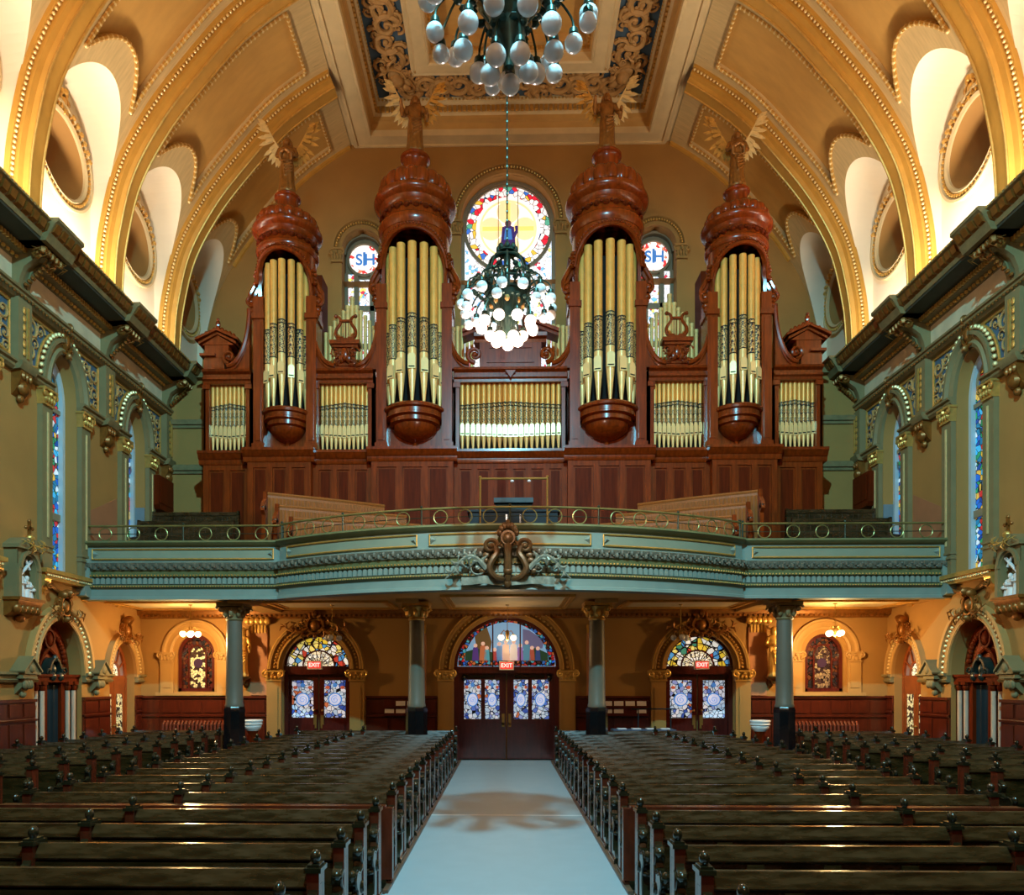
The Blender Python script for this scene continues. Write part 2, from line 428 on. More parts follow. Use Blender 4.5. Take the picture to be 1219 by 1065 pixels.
def side(s):
    nm = 'left' if s < 0 else 'right'
    xf = lambda u, d, z: (s*(XW-d), u, z)
    CF, DR = 18.25, 21.3                   # confessional arch, side door arch
    # ---- wall
    b = B(xf)
    wallband(b, -5, 22.4, 0, 4.85, [(CF, .98, 0, 2.54, 1.37), (DR, .69, 0, 2.52, 1.0)], .5)
    wallband(b, -5, 24.1, 4.85, 12.5, [(u, .6, 5.08, 9.45, 1.1) for u in BAYS], .45)
    b.box(-5, 24.1, -.6, -.5, 0, 12.5)
    w = b.build('wall_'+nm, M['wall']); w['kind'] = 'structure'
    # ---- windows
    for i, u in enumerate(BAYS):
        st = structure('window_%d' % (i+1+(3 if s > 0 else 0)))
        g = B(xf); pane(g, archpoly(u, .5, 5.2, 9.45, .98), -.44); g.build('pane', G_side, st)
        f = B(xf)
        f.arch(u, 9.45, .5, .98, [(0,-.42),(0,-.3),(.1,-.3),(.1,-.42)], 20)
        for q in (-1, 1): f.leg(u+q*.5, 5.08, 9.45, q, [(0,-.42),(0,-.3),(.1,-.3),(.1,-.42)])
        f.box(u-.5, u+.5, -.42, -.34, 5.08, 5.22)
        f.build('window_frame', M['rim'], st)
        f = B(xf)
        f.box(u-.5, u+.5, -.42, -.36, 6.5, 6.68); f.box(u-.5, u+.5, -.42, -.36, 9.25, 9.36)
        f.arch(u, 9.85, .36, .36, [(0,-.42),(0,-.37),(.06,-.37),(.06,-.42)], 24, 0, 2*PI)
        f.build('mullion', M['frame'], st)
    # ---- window surrounds, frieze, consoles
    pil = B(xf); pg = B(xf); cap = B(xf); arc = B(xf); bd = B(xf); sil = B(xf); gar = B(xf); orn = B(xf)
    fld = B(xf); scr = B(xf); fr = B(xf)
    for u in BAYS:
        for q in (-1, 1):
            uu = u+q*.82
            pil.box(uu-.2, uu+.2, 0, .13, 5.06, 9.02)
            for z in (5.5, 5.62): pil.box(uu-.22, uu+.22, 0, .16, z, z+.06)
            pg.box(uu-.025, uu+.025, .13, .155, 5.85, 8.85)
            capital(cap, uu, 9.0, 9.4, .42, .18)
        arc.arch(u, 9.5, .6, 1.08, ARCH, 30)
        for q in (-1, 1):
            for k in range(11):
                a = R(8+k*7.2)
                bd.ball((u+q*1.03*cos(a), .09, 9.55+1.48*sin(a)), (.05,.06,.06), 6, 4)
        cartouche(orn, u, 10.92, .62, .85, .2)
        sil.box(u-1.12, u+1.12, 0, .3, 4.98, 5.08); sil.box(u-1.05, u+1.05, 0, .22, 4.84, 4.98)
        beads(bd, [(u-1+.1*k, .25, 4.93) for k in range(21)], .035, 6, 4)
        for q in (-1, 1):
            sil.prism([(u+q*.95-.12,0,4.84),(u+q*.95-.12,.24,4.84),(u+q*.95-.12,.2,4.68),(u+q*.95-.12,0,4.5)], (.24,0,0))
            gar.tube(spiral(u+q*.95, 4.7, .1, q, 1.2, 0, 12, .24), .03, 6)
        gar.tube([(u-.8+.08*k, .07, 4.78-.2*sin(PI*k/20)) for k in range(21)], .045, 6)
        # blue scroll panels in the spandrels
        for q in (-1, 1):
            e = u+q*1.52
            pts = [(e, 9.7), (e, 10.92), (u+q*.42, 10.92)]
            pts += [(u+q*(1.12*cos(a)), 9.55+1.5*sin(a)) for a in [R(64-9*k) for k in range(7)]]
            pts = [p for p in pts if p[1] <= 10.93]
            fld.prism([(p[0], 0, p[1]) for p in pts], (0, .02, 0))
            fr.tube([(p[0], .04, p[1]) for p in pts]+[(e, .04, 9.7)], .035, 6)
            for (du, z, r, d0, a0) in ((1.3, 10.62, .24, 1, 2.4), (.96, 10.72, .17, -1, 0), (1.36, 10.12, .19, -1, 4), (1.4, 9.84, .12, 1, 1), (1.16, 10.34, .13, 1, 3)):
                scroll(scr, u+q*du, z, r, d0*q, a0, .05, 6, .17)
    o = pil.build('pilaster', M['relief'], w); pg.build('pilaster_panel', M['brightgold'], w); cap.build('capital', M['gold'], w)
    arc.build('window_arch', M['relief'], w); bd.build('bead_moulding', M['brightgold'], w); sil.build('window_sill', M['gold'], w)
    gar.build('garland', M['darkgold'], w); orn.build('keystone_cartouche', M['darkgold'], w)
    fld.build('frieze_field', M['bluefield'], w); scr.build('frieze_scrollwork', M['tanrelief'], w); fr.build('frieze_frame', M['gold'], w)
    # strips with gilt panel, drop corbels, string courses
    st_ = B(xf); sg = B(xf); dr = B(xf); stc = B(xf)
    for u in STR:
        st_.box(u-.24, u+.24, 0, .2, 9.58, 11.05)
        sg.box(u+.04, u+.09, .2, .24, 9.75, 10.9)
        for k in range(6): sg.ball((u-.06, .22, 9.85+.19*k), (.06,.03,.09), 6, 4)
        dr.prism([(u-.2,0,9.42),(u-.2,.24,9.42),(u-.2,.22,9.2),(u-.2,.1,8.95),(u-.2,0,8.85)], (.4,0,0))
        dr.ball((u, .14, 9.05), (.17,.13,.16), 8, 6); dr.ball((u, .08, 8.82), (.09,.08,.1), 8, 6)
        for k in range(3): dr.ball((u-.12+.12*k, .24, 9.3), (.06,.05,.1), 6, 4)
    def run(bb, pts, a, c): bb.prism([(a, d, z) for d, z in pts], (c-a, 0, 0))
    cuts = sorted([(u-.6, u+.6) for u in BAYS])
    edges = [-5.]+[e for c in cuts for e in c]+[24.1]
    for a, c in zip(edges[::2], edges[1::2]):
        run(stc, [(0,9.4),(.1,9.4),(.16,9.46),(.16,9.52),(.22,9.55),(.22,9.6),(0,9.6)], a, c)
        for u in STR:
            if a < u < c: run(stc, [(0,9.38),(.26,9.42),(.32,9.52),(.32,9.6),(0,9.6)], u-.28, min(u+.28, 24.1))
    stc.build('string_course', M['cornice'], w); st_.build('frieze_strip', M['relief'], w); sg.build('frieze_strip_panel', M['gold'], w); dr.build('drop_corbel', M['darkgold'], w)
    cv = B(xf); cv.box(12, 24.1, 0, .02, 11.26, 11.95); cv.build('cove_band', mat('cove_cream_'+nm, (216,196,158), .7), w)
    # ---- cornice
    c1 = B(xf); c2 = B(xf); c3 = B(xf); c4 = B(xf); a, c = -5, 24.1
    run(c1, [(0,11.02),(.1,11.04),(.13,11.1),(.2,11.14),(.2,11.2),(.25,11.22),(.25,11.28),(0,11.28)], a, c)
    beads(c2, [(13+.13*k, .21, 11.11) for k in range(85)], .035, 6, 4)
    run(c1, [(0,11.93),(.06,11.93),(.12,12.0),(.3,12.02),(.3,12.14),(0,12.14)], a, c)
    beads(c3, [(13+.15*k, .13, 11.96) for k in range(74)], .05, 6, 3)
    for k in range(110): c3.box(13+.1*k, 13.055+.1*k, .28, .37, 12.03, 12.13)
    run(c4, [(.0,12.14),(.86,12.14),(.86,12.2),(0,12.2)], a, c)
    run(c1, [(0,12.2),(.88,12.2),(.92,12.32),(.96,12.34),(1.0,12.52),(1.1,12.56),(1.1,12.62),(0,12.62)], a, c)
    for k in range(46): c2.prism([(13+.24*k,.9,12.3),(13+.24*k,1.02,12.34),(13+.24*k,1.08,12.5),(13+.24*k,.9,12.54)], (.17,0,0))
    beads(c3, [(13+.12*k, 1.1, 12.59) for k in range(92)], .03, 5, 3)
    for u in STR:
        run(c1, [(0,12.14),(.98,12.14),(1.06,12.3),(1.2,12.52),(1.27,12.56),(1.27,12.64),(0,12.64)], u-.5, min(u+.5, 24.4))
        for k in range(4): c2.prism([(u-.46+.24*k,1.0,12.3),(u-.46+.24*k,1.14,12.34),(u-.46+.24*k,1.24,12.5),(u-.46+.24*k,1.0,12.54)], (.17,0,0))
    t1 = structure('trim_%d' % (1 if s < 0 else 2))
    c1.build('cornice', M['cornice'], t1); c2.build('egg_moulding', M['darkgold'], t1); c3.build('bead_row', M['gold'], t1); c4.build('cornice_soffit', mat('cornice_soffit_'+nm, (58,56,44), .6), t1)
    for u in STR:
        k1 = B(xf)
        prof = [(0,11.28),(.16,11.28),(.2,11.5),(.3,11.74),(.52,11.9),(.74,11.98),(.82,12.14),(0,12.14)]
        for du in (-.2, .08): k1.prism([(u+du, d, z) for d, z in prof], (.12, 0, 0))
        k1.prism([(u-.19, d*.85, z) for d, z in prof], (.37, 0, 0))
        o = k1.build('console_bracket', M['relief'], t1)
        k2 = B(xf)
        for du in (-.26, .26):
            k2.tube([(u+du, .66+.16*cos(q)*(1-q/9), 11.98+.16*sin(q)*(1-q/9)) for q in [k*.5 for k in range(15)]], .045, 6)
            k2.ball((u+du, .66, 11.98), .07, 8, 6)
        for k in range(7): k2.ball((u, .2+.08*k+.02, 11.42+.07*k), (.08,.05,.05), 6, 4)
        for k in range(5): k2.ball((u-.3+.15*k, .8, 12.04), (.08,.1,.1), 6, 4)
        for q in (-1, 1): leafspray(k2, u+q*.1, 12.0, .34, q, .62, 6, -.3, .4)
        k2.build('bracket_leafwork', M['darkgold'], o)
    # ---- lower arches
    for (uc, hw, ri, zs, wd) in ((CF, .98, 1.37, 2.54, 1.0), (DR, .69, 1.0, 2.52, .85)):
        a2 = B(xf); bd2 = B(xf)
        pr = [(o*wd*1.02, d) for o, d in ARCH]
        a2.arch(uc, zs, hw, ri, pr, 34)
        a2.arch(uc, zs, hw+.02, ri+.02, [(0,-.02),(0,.11),(.05,.11),(.05,-.02)], 34)
        a2.build('arch_moulding', M['archpaint'], w)
        for k in range(34):
            a = R(2+k*5.3)
            if not 78 < math.degrees(a) < 102: bd2.ball((uc+(hw+.21*wd)*cos(a), .1, zs+(ri+.21*wd)*sin(a)), .042, 6, 4)
        bd2.build('bead_moulding', M['brightgold'], w)
        c5 = B(xf); cartouche(c5, uc, zs+ri+.34, .8 if hw > .8 else .66, .78, .26)
        for q in (-1, 1): leafspray(c5, uc+q*.15, zs+ri+.2, .55, q, .2, 7, -.35, .3)
        c5.build('cartouche', M['darkgold'], w)
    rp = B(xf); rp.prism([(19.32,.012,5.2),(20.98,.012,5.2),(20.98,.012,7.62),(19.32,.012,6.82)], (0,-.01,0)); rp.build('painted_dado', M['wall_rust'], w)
    rp = B(xf); rp.box(22.62, 22.648, -.42, .0, 5.2, 7.75); rp.build('painted_dado', M['grey'], w)
    # impost string with little pedimented blocks
    im = B(xf); pb = B(xf)
    for a, c in ((-5., CF-1.0), (CF+1.0, DR-.72), (DR+.72, 22.4)):
        run(im, [(0,2.36),(.1,2.36),(.14,2.42),(.1,2.44),(.1,2.5),(.18,2.54),(.18,2.6),(0,2.6)], a, c)
    for u in (16.72, 19.78):
        n0 = len(pb.v)
        pb.box(u-.32, u+.32, 0, .34, 2.44, 2.56)
        pb.prism([(u-.34,0,2.56),(u+.34,0,2.56),(u+.34,0,2.62),(u,0,2.94),(u-.34,0,2.62)], (0,.4,0))
        pb.prism([(u-.4,0,2.6),(u,0,2.98),(u,0,3.04),(u-.42,0,2.64)], (0,.46,0)); pb.prism([(u+.4,0,2.6),(u,0,2.98),(u,0,3.04),(u+.42,0,2.64)], (0,.46,0))
        pb.ball((u, .4, 2.72), (.13,.05,.13), 10, 6)
        pb.prism([(u-.2,0,2.44),(u-.2,.3,2.44),(u-.2,.26,2.25),(u-.2,0,2.02)], (.4,0,0))
        for q in (-1, 0, 1): pb.ball((u+q*.13, .26, 2.28), (.09,.09,.13), 8, 5)
        pb.ball((u, .12, 2.02), (.1,.1,.1), 8, 5)
        pb.v[n0:] = [(s*(XW-(XW-abs(x))*.78), u+(y-u)*.78, 2.5+(z-2.5)*.86) for x, y, z in pb.v[n0:]]
    im.build('impost_string', M['relief'], w); pb.build('pediment_block', M['relief'], w)
    # dado
    db = B(xf); dp = B(xf)
    for a, c in ((-5, CF-.99), (CF+.99, DR-.72), (DR+.72, 22.36)):
        run(db, [(0,0),(.06,0),(.06,.12),(.04,1.9),(.09,1.9),(.09,1.97),(0,1.97)], a, c)
        run(db, [(0,1.45),(.09,1.45),(.1,1.5),(0,1.52)], a, c)
        n = max(1, int((c-a)/.5))
        for k in range(n):
            q = a+(c-a)*k/n; e = a+(c-a)*(k+1)/n
            if e < 12: continue
            dp.box(q+.06, e-.06, .04, .07, 1.56, 1.86)
            dp.box(q+.06, e-.06, .04, .07, .25, 1.4)
    o = db.build('baseboard_'+nm, M['dado']); o['kind'] = 'structure'; dp.build('wainscot_panel', M['dado'], o)
    # ---- side door
    dn = structure('door_%d' % (4 if s < 0 else 5))
    d = B(xf)
    d.box(DR-.69, DR+.69, -.3, -.24, 2.42, 2.56)
    for q in (-1, 1): d.box(DR+q*.65-.04, DR+q*.65+.04, -.3, -.22, 0, 2.5)
    d.arch(DR, 2.54, .58, .86, [(0,-.3),(0,-.22),(.11,-.22),(.11,-.3)], 20)
    for k in range(1, 6): a = PI*k/6; d.tube([(DR+.26*cos(a), -.24, 2.54+.4*sin(a)), (DR+.62*cos(a), -.24, 2.54+.9*sin(a))], .025, 6)
    d.arch(DR, 2.54, .24, .38, [(0,-.3),(0,-.21),(.05,-.21),(.05,-.3)], 16)
    d.build('door_frame', mat('oak_door_'+nm, (150,74,30), .35, var=.2, coat=.3), dn)
    f = B(xf); pane(f, archpoly(DR, .6, 2.5, 2.54, .88), -.3); f.build('fanlight', mat('fanlight_frost_'+nm, (150,130,140), .3, var=.2, scale=8), dn)
    f = B(xf); pane(f, archpoly(DR, .22, 2.5, 2.54, .36), -.27); f.build('fanlight_centre', G_fanc, dn)
    for q in (-1, 1):
        lf = B(xf); cu = DR+q*.31
        x0, x1 = cu-.3, cu+.3
        lf.box(x0, x1, -.29, -.25, 0, .62); lf.box(x0, x1, -.29, -.25, 2.02, 2.42); lf.box(x0, x0+.12, -.29, -.25, .62, 2.02); lf.box(x1-.12, x1, -.29, -.25, .62, 2.02)
        lf.box(x0+.1, x1-.1, -.25, -.235, .15, .5)
        o = lf.build('door_leaf', bpy.data.materials['oak_door_'+nm], dn)
        g = B(xf); g.box(x0+.12, x1-.12, -.28, -.26, .62, 2.02); g.build('lattice_pane', G_lattice, o)
        h = B(xf); h.ball((cu-q*.24, -.2, 1.1), .035, 8, 6); h.build('door_handle', M['brass'], o)
    # ---- vault bays
    vt = structure('ceiling_vault_'+nm)
    v1 = B(); v2 = B(); v3 = B(); v4 = B(); v5 = B(); v6 = B(); v7 = B(); gl = B()
    X = lambda z, off=0.: (s*(vx(z)+off*vn(z)[0]), z+off*vn(z)[1])    # off>0 towards the nave
    def P(u, z, off=0.):
        x, zz = X(z, off); return (x, u, zz)
    for bi, (y0, y1) in enumerate([(9.35,13.0),(13.0,16.65),(16.65,20.3),(20.3,23.95),(23.95,27.3)]):
        uc = (y0+y1)/2; hb = (y1-y0)/2; a = hb-.44; pw = hb-.78
        ri = 1.95; zs = 15.75
        zl = lambda u: zs+ri*sqrt(max(0, 1-((u-uc)/a)**2))
        zp = lambda u: 17.55+.85*(1-min(1, abs(u-uc)/pw)**2.2)
        us = sorted(set([uc-hb+.3, uc-a-.0005, uc+a+.0005, uc+hb-.3]+[uc+a*math.sin(PI/2*k/16) for k in range(-16, 17)]+[uc-pw, uc+pw]))
        ZTP = 21.55
        cols = []
        for u in us:
            lo = zl(u); inside = abs(u-uc) <= pw+1e-6
            cols.append((u, lo, inside))
        for (ua, la, ia), (ub, lb, ib) in zip(cols, cols[1:]):
            inn = abs(ua-uc) <= a+1e-5 and abs(ub-uc) <= a+1e-5
            fa, fb = (la, lb) if inn else (12.5, 12.5)
            n = 14
            if ia and ib:
                pa, pb_ = zp(ua), zp(ub)
                v1.strip([[P(ua, fa+(pa-fa)*k/6) for k in range(7)], [P(ub, fb+(pb_-fb)*k/6) for k in range(7)]])
                v2.strip([[P(ua, pa+(ZTP-pa)*k/n, -.14) for k in range(n+1)], [P(ub, pb_+(ZTP-pb_)*k/n, -.14) for k in range(n+1)]])
                v1.strip([[P(ua, pa), P(ua, pa, -.14)], [P(ub, pb_), P(ub, pb_, -.14)]])
                v1.strip([[P(ua, ZTP+(ZT-ZTP)*k/2) for k in range(3)], [P(ub, ZTP+(ZT-ZTP)*k/2) for k in range(3)]])
                v1.strip([[P(ua, ZTP), P(ua, ZTP, -.14)], [P(ub, ZTP), P(ub, ZTP, -.14)]])
            else:
                v1.strip([[P(ua, fa+(ZT-fa)*k/20) for k in range(21)], [P(ub, fb+(ZT-fb)*k/20) for k in range(21)]])
            # lunette soffit
            if inn:
                v3.strip([[P(ua, la), (s*11.42, ua, la-.1)], [P(ub, lb), (s*11.42, ub, lb-.1)]])
        for q in (-1, 1):
            v1.strip([[P(uc+q*pw, 17.55+(ZTP-17.55)*k/16) for k in range(17)], [P(uc+q*pw, 17.55+(ZTP-17.55)*k/16, -.14) for k in range(17)]])
            zz = [12.5+(zs-12.5)*k/6 for k in range(7)]
            v3.strip([[P(uc+q*a, z) for z in zz], [(s*11.42, uc+q*a, z) for z in zz]])
        # rope moulding round the panel
        loop = [(uc-pw, 17.55+(ZTP-17.55)*k/30) for k in range(31)]
        loop += [(uc-pw+2*pw*k/12, ZTP) for k in range(1, 12)]
        loop += [(uc+pw, ZTP-(ZTP-17.55)*k/30) for k in range(31)]
        loop += [(uc+pw*math.cos(PI*k/24), zp(uc+pw*math.cos(PI*k/24))) for k in range(1, 24)]
        pts = [P(u, z, .03) for u, z in loop]
        v4.tube(pts, .055, 6, True)
        for q in along(pts, .15, True): v5.ball(q, (.06, .06, .062), 7, 5)
        # clerestory wall with round window
        oc = (uc+.05, 15.75); ro = .98
        rows_i, rows_o = [], []
        for k in range(64):
            t = 2*PI*k/64; du, dz = cos(t), sin(t)
            r = ro
            while True:
                u, z = oc[0]+du*r, oc[1]+dz*r
                if z < 12.5 or abs(u-uc) > a-.0 or (z > zs and z > zl(u)+.0): break
                r += .01
            rows_i.append((s*11.42, oc[0]+du*ro, oc[1]+dz*ro)); rows_o.append((s*11.42, oc[0]+du*(r+.12), oc[1]+dz*(r+.12)))
        v3.strip([rows_i, rows_o], cv=True)
        v7.strip([rows_i, [(s*12.5, oc[0]+(p[1]-oc[0])*.86, oc[1]+(p[2]-oc[1])*.86) for p in rows_i]], cv=True)
        oxf = lambda u, d, z: (s*(11.42-d), u, z)
        g = B(oxf); pane(g, [(oc[0]+.85*cos(2*PI*k/32), oc[1]+.85*sin(2*PI*k/32)) for k in range(32)], -1.07)
        wn = structure('window_%d' % (20+bi+(5 if s > 0 else 0)))
        g.build('pane', G_side, wn)
        f = B(oxf); f.arch(oc[0], oc[1], .78, .78, [(0,-1.05),(0,-.96),(.08,-.96),(.08,-1.05)], 32, 0, 2*PI); f.build('window_frame', M['rim'], wn)
        f = B(oxf); f.arch(oc[0], oc[1], ro, ro, [(0,0),(0,.06),(.07,.1),(.1,.05),(.2,.05),(.24,.12),(.3,.12),(.3,0)], 48, 0, 2*PI); f.build('round_moulding', M['coffer_cream'], wn)
        f = B(oxf)
        for k in range(56):
            t = 2*PI*k/56
            f.ball((oc[0]+(ro+.15)*cos(t), .08, oc[1]+(ro+.15)*sin(t)), (.03,.05,.05), 6, 4)
        cartouche(f, oc[0], oc[1]+ro+.34, .62, .6, .14)
        for q in (-1, 1):
            for k in range(6):
                t = PI/2-q*(.3+.16*k); f.ball((oc[0]+(ro+.27)*cos(t), .1, oc[1]+(ro+.27)*sin(t)), (.09,.07,.07), 6, 4)
        f.build('round_bead_moulding', M['gold'], wn)
    # plain vault towards the sanctuary, behind the camera
    zz = [12.5+(ZT-12.5)*k/20 for k in range(21)]
    v1.strip([[P(9.4, z) for z in zz], [P(-5, z) for z in zz]])
    # ribs
    for y in (9.35, 13.0, 16.65, 20.3, 23.95, 26.95):
        half = y > 26
        pr = [(-.46,-.02),(-.46,.1),(-.34,.12),(-.34,.22),(-.22,.26),(-.18,.4),(.18,.4),(.22,.26),(.34,.22),(.34,.12),(.46,.1),(.46,-.02)]
        if half: pr = [(-.12,-.02),(-.12,.1),(.0,.14),(.1,.1),(.1,-.02)]
        z0 = 12.6 if not half else 17.6
        zz = [z0+(ZT-.02-z0)*k/44 for k in range(45)]
        v6.strip([[P(y+o, z, h) for o, h in pr] for z in zz])
        if y > 12.5:
            for o in ((-.4, .4) if not half else (0.,)):
                for q in along([P(y+o, z, .13) for z in zz], .12): v5.ball(q, .042, 7, 5)
            if not half: v4.tube([P(y+.2, z, .41) for z in zz], .03, 6); v4.tube([P(y-.2, z, .41) for z in zz], .03, 6)
    v1.build('vault_border', M['border'], vt); v2.build('vault_panel', M['vault'], vt)
    v3.build('lunette', M['cream'], vt); v7.build('window_reveal', M['wall'], vt); v4.build('rope_moulding', M['gold'], vt)
    v5.build('bead_moulding', M['brightgold'], vt); v6.build('vault_rib', M['rib'], vt)
    return w
WL = side(-1); WR = side(1)

# ------------------------------------------------------------ flat coffered ceiling
def cofferpath(t): return [(-(5.62-t), -5), (-(5.62-t), 26.92-t*.86), (5.62-t, 26.92-t*.86), (5.62-t, -5)]
def coffer(prof):
    b = B(); b.strip([[(x, y, z) for x, y in cofferpath(t)] for t, z in prof]); return b
ct = structure('ceiling')
coffer([(-.5,22.12),(-.3,22.02),(-.06,21.95),(-.06,21.9),(.0,21.86),(.1,21.86),(.1,21.92),(.55,21.92),(.6,21.88),(.66,21.88),(.66,22.1)]).build('coffer_frame', M['coffer_cream'], ct)
coffer([(.66,22.1),(.68,22.3),(.78,22.34),(.78,22.5)]).build('coffer_step', M['ceil'], ct)
coffer([(.78,22.5),(.86,22.54),(.86,22.8),(.96,22.86),(1.0,23.02)]).build('coffer_moulding', M['coffer_cream'], ct)
coffer([(1.0,23.02),(2.3,23.02)]).build('frieze_field', M['bluefield'], ct)
coffer([(2.3,23.02),(2.3,22.86),(2.36,22.82),(2.44,22.86),(2.5,22.8),(2.86,22.8),(2.9,22.76),(2.96,22.8),(2.96,23.1)]).build('inner_frame', M['coffer_cream'], ct)
coffer([(2.96,23.1),(3.02,23.14),(3.02,23.3),(3.12,23.34),(3.12,23.6)]).build('inner_step', M['ceil'], ct)
b = B(); b.box(-2.6, 2.6, -5, 24.35, 23.6, 23.7); b.build('coffer_panel', M['vault'], ct)
gb = B()
for t, z, st_p, r in ((.72,22.36,.13,.045), (1.02-.04,22.95,.13,.04), (3.06,23.2,.14,.05), (.33,21.9,.0,0)):
    if r:
        p = [(x, max(y, 14), zz) for (x, y), zz in zip(cofferpath(t), [z]*4)]
        beads(gb, along(p, st_p), r, 6, 3)
for q in along([(x, max(y, 14), 22.68) for x, y in cofferpath(.88)], .17): gb.box(q[0]-.055, q[0]+.055, q[1]-.055, q[1]+.055, 22.58, 22.76)
gb.build('bead_moulding', M['gold'], ct)
sb = B(lambda u, d, z: (u, 25.52+z, 23.02-d))
k = 0
for i in range(-6, 7):
    if i: scroll(sb, i*.58, .06*(-1)**i, .42, (-1)**i, i, .07, 12, .26)
    scroll(sb, i*.58+.29, -.3*(-1)**i, .24, -(-1)**i, i*2, .06, 8, .28); scroll(sb, i*.58+.1, .42*(-1)**i, .2, (-1)**i, i*3, .05, 7, .24)
    leafspray(sb, i*.58-.2, .1*(-1)**i, .5, 1, .06, 6, .3*(-1)**i, .3); sb.ball((i*.58+.3, .05, .1*(-1)**i), (.14,.07,.12), 8, 5); sb.ball((i*.58+.05, .05, -.38*(-1)**i), (.13,.06,.1), 8, 5)
sb.build('frieze_scrollwork', M['tanrelief'], ct)
for s in (-1, 1):
    sb = B(lambda u, d, z, s=s: (s*(3.95-z), u, 23.02-d))
    for i in range(15):
        u = 24.3-i*.58
        scroll(sb, u, .06*(-1)**i, .42, (-1)**i, i, .07, 12, .26)
        scroll(sb, u+.29, -.34*(-1)**i, .26, -(-1)**i, i*2, .06, 8, .28); scroll(sb, u+.1, .44*(-1)**i, .2, (-1)**i, i*3, .05, 7, .24)
    sb.build('frieze_scrollwork', M['tanrelief'], ct)
    cb = B(lambda u, d, z, s=s: (s*(3.9+.7*(u-z)), 25.0+.7*(u+z), 22.98-d))
    cartouche(cb, 0, 0, 1.3, 1.2, .2); cb.ball((0, .15, .1), (.2,.22,.24), 10, 8)
    for q in (-1, 1):
        for k in range(6): cb.ball((q*(.3+.1*k), .1, .12+.06*k), (.13,.06,.06), 6, 4)
    cb.build('corner_shell', M['tanrelief'], ct)

# ------------------------------------------------------------ end wall above the balcony
YU = 26.9
xb = lambda u, d, z: (u, YU-d, z)
wb = B(xb)
WIN = [(-5.38, .72, 11.5, 18.15, .72), (-.05, 1.72, 11.5, 19.1, 1.72), (5.3, .72, 11.5, 18.15, .72)]
def endwall(b):
    # panels between heights following the vault outline
    wallband(b, -11.45, 11.45, 4.6, 17.0, [(u, hw, zb, 16.999, .001) for u, hw, zb, zs, ri in WIN], .5, 2)
    zz = [17.0+(22.3-17.0)*k/40 for k in range(41)]
    for za, zb_ in zip(zz, zz[1:]):
        segs = [(-min(11.45, vx(za)+.5), min(11.45, vx(za)+.5))]
        xs = [segs[0][0]]
        for u, hw, zb, zs, ri in WIN:
            def half(z): return hw if z < zs else (hw*sqrt(max(0, 1-((z-zs)/ri)**2)) if z < zs+ri else 0)
            xs.append((u, half(za), half(zb_)))
        la, lb = -min(11.45, vx(za)+.5), -min(11.45, vx(zb_)+.5)
        for u, ha, hb in xs[1:]:
            b.add([(la,0,za),(u-ha,0,za),(u-hb,0,zb_),(lb,0,zb_)], [(0,1,2,3)])
            if ha+hb > 0:
                for q in (-1, 1): b.add([(u+q*ha,0,za),(u+q*ha,-.5,za),(u+q*hb,-.5,zb_),(u+q*hb,0,zb_)], [(0,1,2,3)])
            la, lb = u+ha, u+hb
        b.add([(la,0,za),(-xs[0],0,za),(min(11.45, vx(zb_)+.5),0,zb_),(lb,0,zb_)], [(0,1,2,3)])
endwall(wb)
W2 = wb.build('wall_back', M['wall'], smooth=0); W2['kind'] = 'structure'
ab = B(xb); bb = B(xb); cb = B(xb)
for u, hw, zb, zs, ri in WIN:
    big = hw > 1
    ab.arch(u, zs, hw, ri, [(o*(1 if not big else .95), d*1.2) for o, d in ARCH], 40)
    n = 30 if not big else 54
    for k in range(n+1):
        a = PI*k/n; bb.ball((u+(hw+.2)*cos(a), .12, zs+(ri+.2)*sin(a)), (.045,.06,.045), 6, 4)
    for q in (-1, 1):
        cb.box(u+q*(hw+.18)-.18, u+q*(hw+.18)+.18, 0, .14, 12, zs-.55)
        capital(cb, u+q*(hw+.18), zs-.52, zs-.02, .42, .18)
ab.build('window_arch', M['wall'], W2); bb.build('bead_moulding', M['gold'], W2); cb.build('pilaster', M['wall'], W2)

def robed(b, u, z, h, d, w=.36):
    """small robed standing figure in coloured glass"""
    b.prism([(u-w*h*.5,d,z),(u+w*h*.5,d,z),(u+w*h*.42,d,z+h*.45),(u+w*h*.36,d,z+h*.78),(u,d,z+h*.84),(u-w*h*.36,d,z+h*.78),(u-w*h*.42,d,z+h*.45)], (0,.012,0))
def ring(b, u, z, r0, r1, d, n=40, a0=0, a1=2*PI, t=.015):
    b.arch(u, z, r0, r0, [(0,d),(0,d+t),(r1-r0,d+t),(r1-r0,d)], n, a0, a1)
def disc(b, u, z, r, d, n=36, t=.015, rz=None):
    pane(b, [(u+r*cos(2*PI*k/n), z+(rz or r)*sin(2*PI*k/n)) for k in range(n)], d, t)
# great window
g = structure('window_10')
u, zc, r = -.05, 19.12, 1.56
w_ = B(xb); disc(w_, u, zc, r*.8, -.46); w_.build('pane', E_white, g)
w_ = B(xb); ring(w_, u, zc, r*.76, r, -.45); w_.build('border_pane', G_border, g)
w_ = B(xb)
for q in (0, 1, 2, 3): disc(w_, u+.62*cos(q*PI/2), zc+.62*sin(q*PI/2), .42, -.445)
ring(w_, u, zc, .98, 1.06, -.443)
w_.build('amber_quatrefoil', emit('pale_amber_lit_glass', (255,222,164), 1.0), g)
w_ = B(xb); w_.box(u-.95, u+.95, -.43, -.42, zc-.08, zc+.08); w_.box(u-.08, u+.08, -.43, -.42, zc-.2, zc+.95); w_.build('amber_cross', E_yellow, g)
w_ = B(xb); robed(w_, u, zc-.98, 1.32, -.415, .46); w_.tube([(u+.2,-.4,zc-.35),(u+.32,-.4,zc-.1),(u+.3,-.4,zc+.06)], .06, 6); w_.build('robed_figure', E_purple, g)
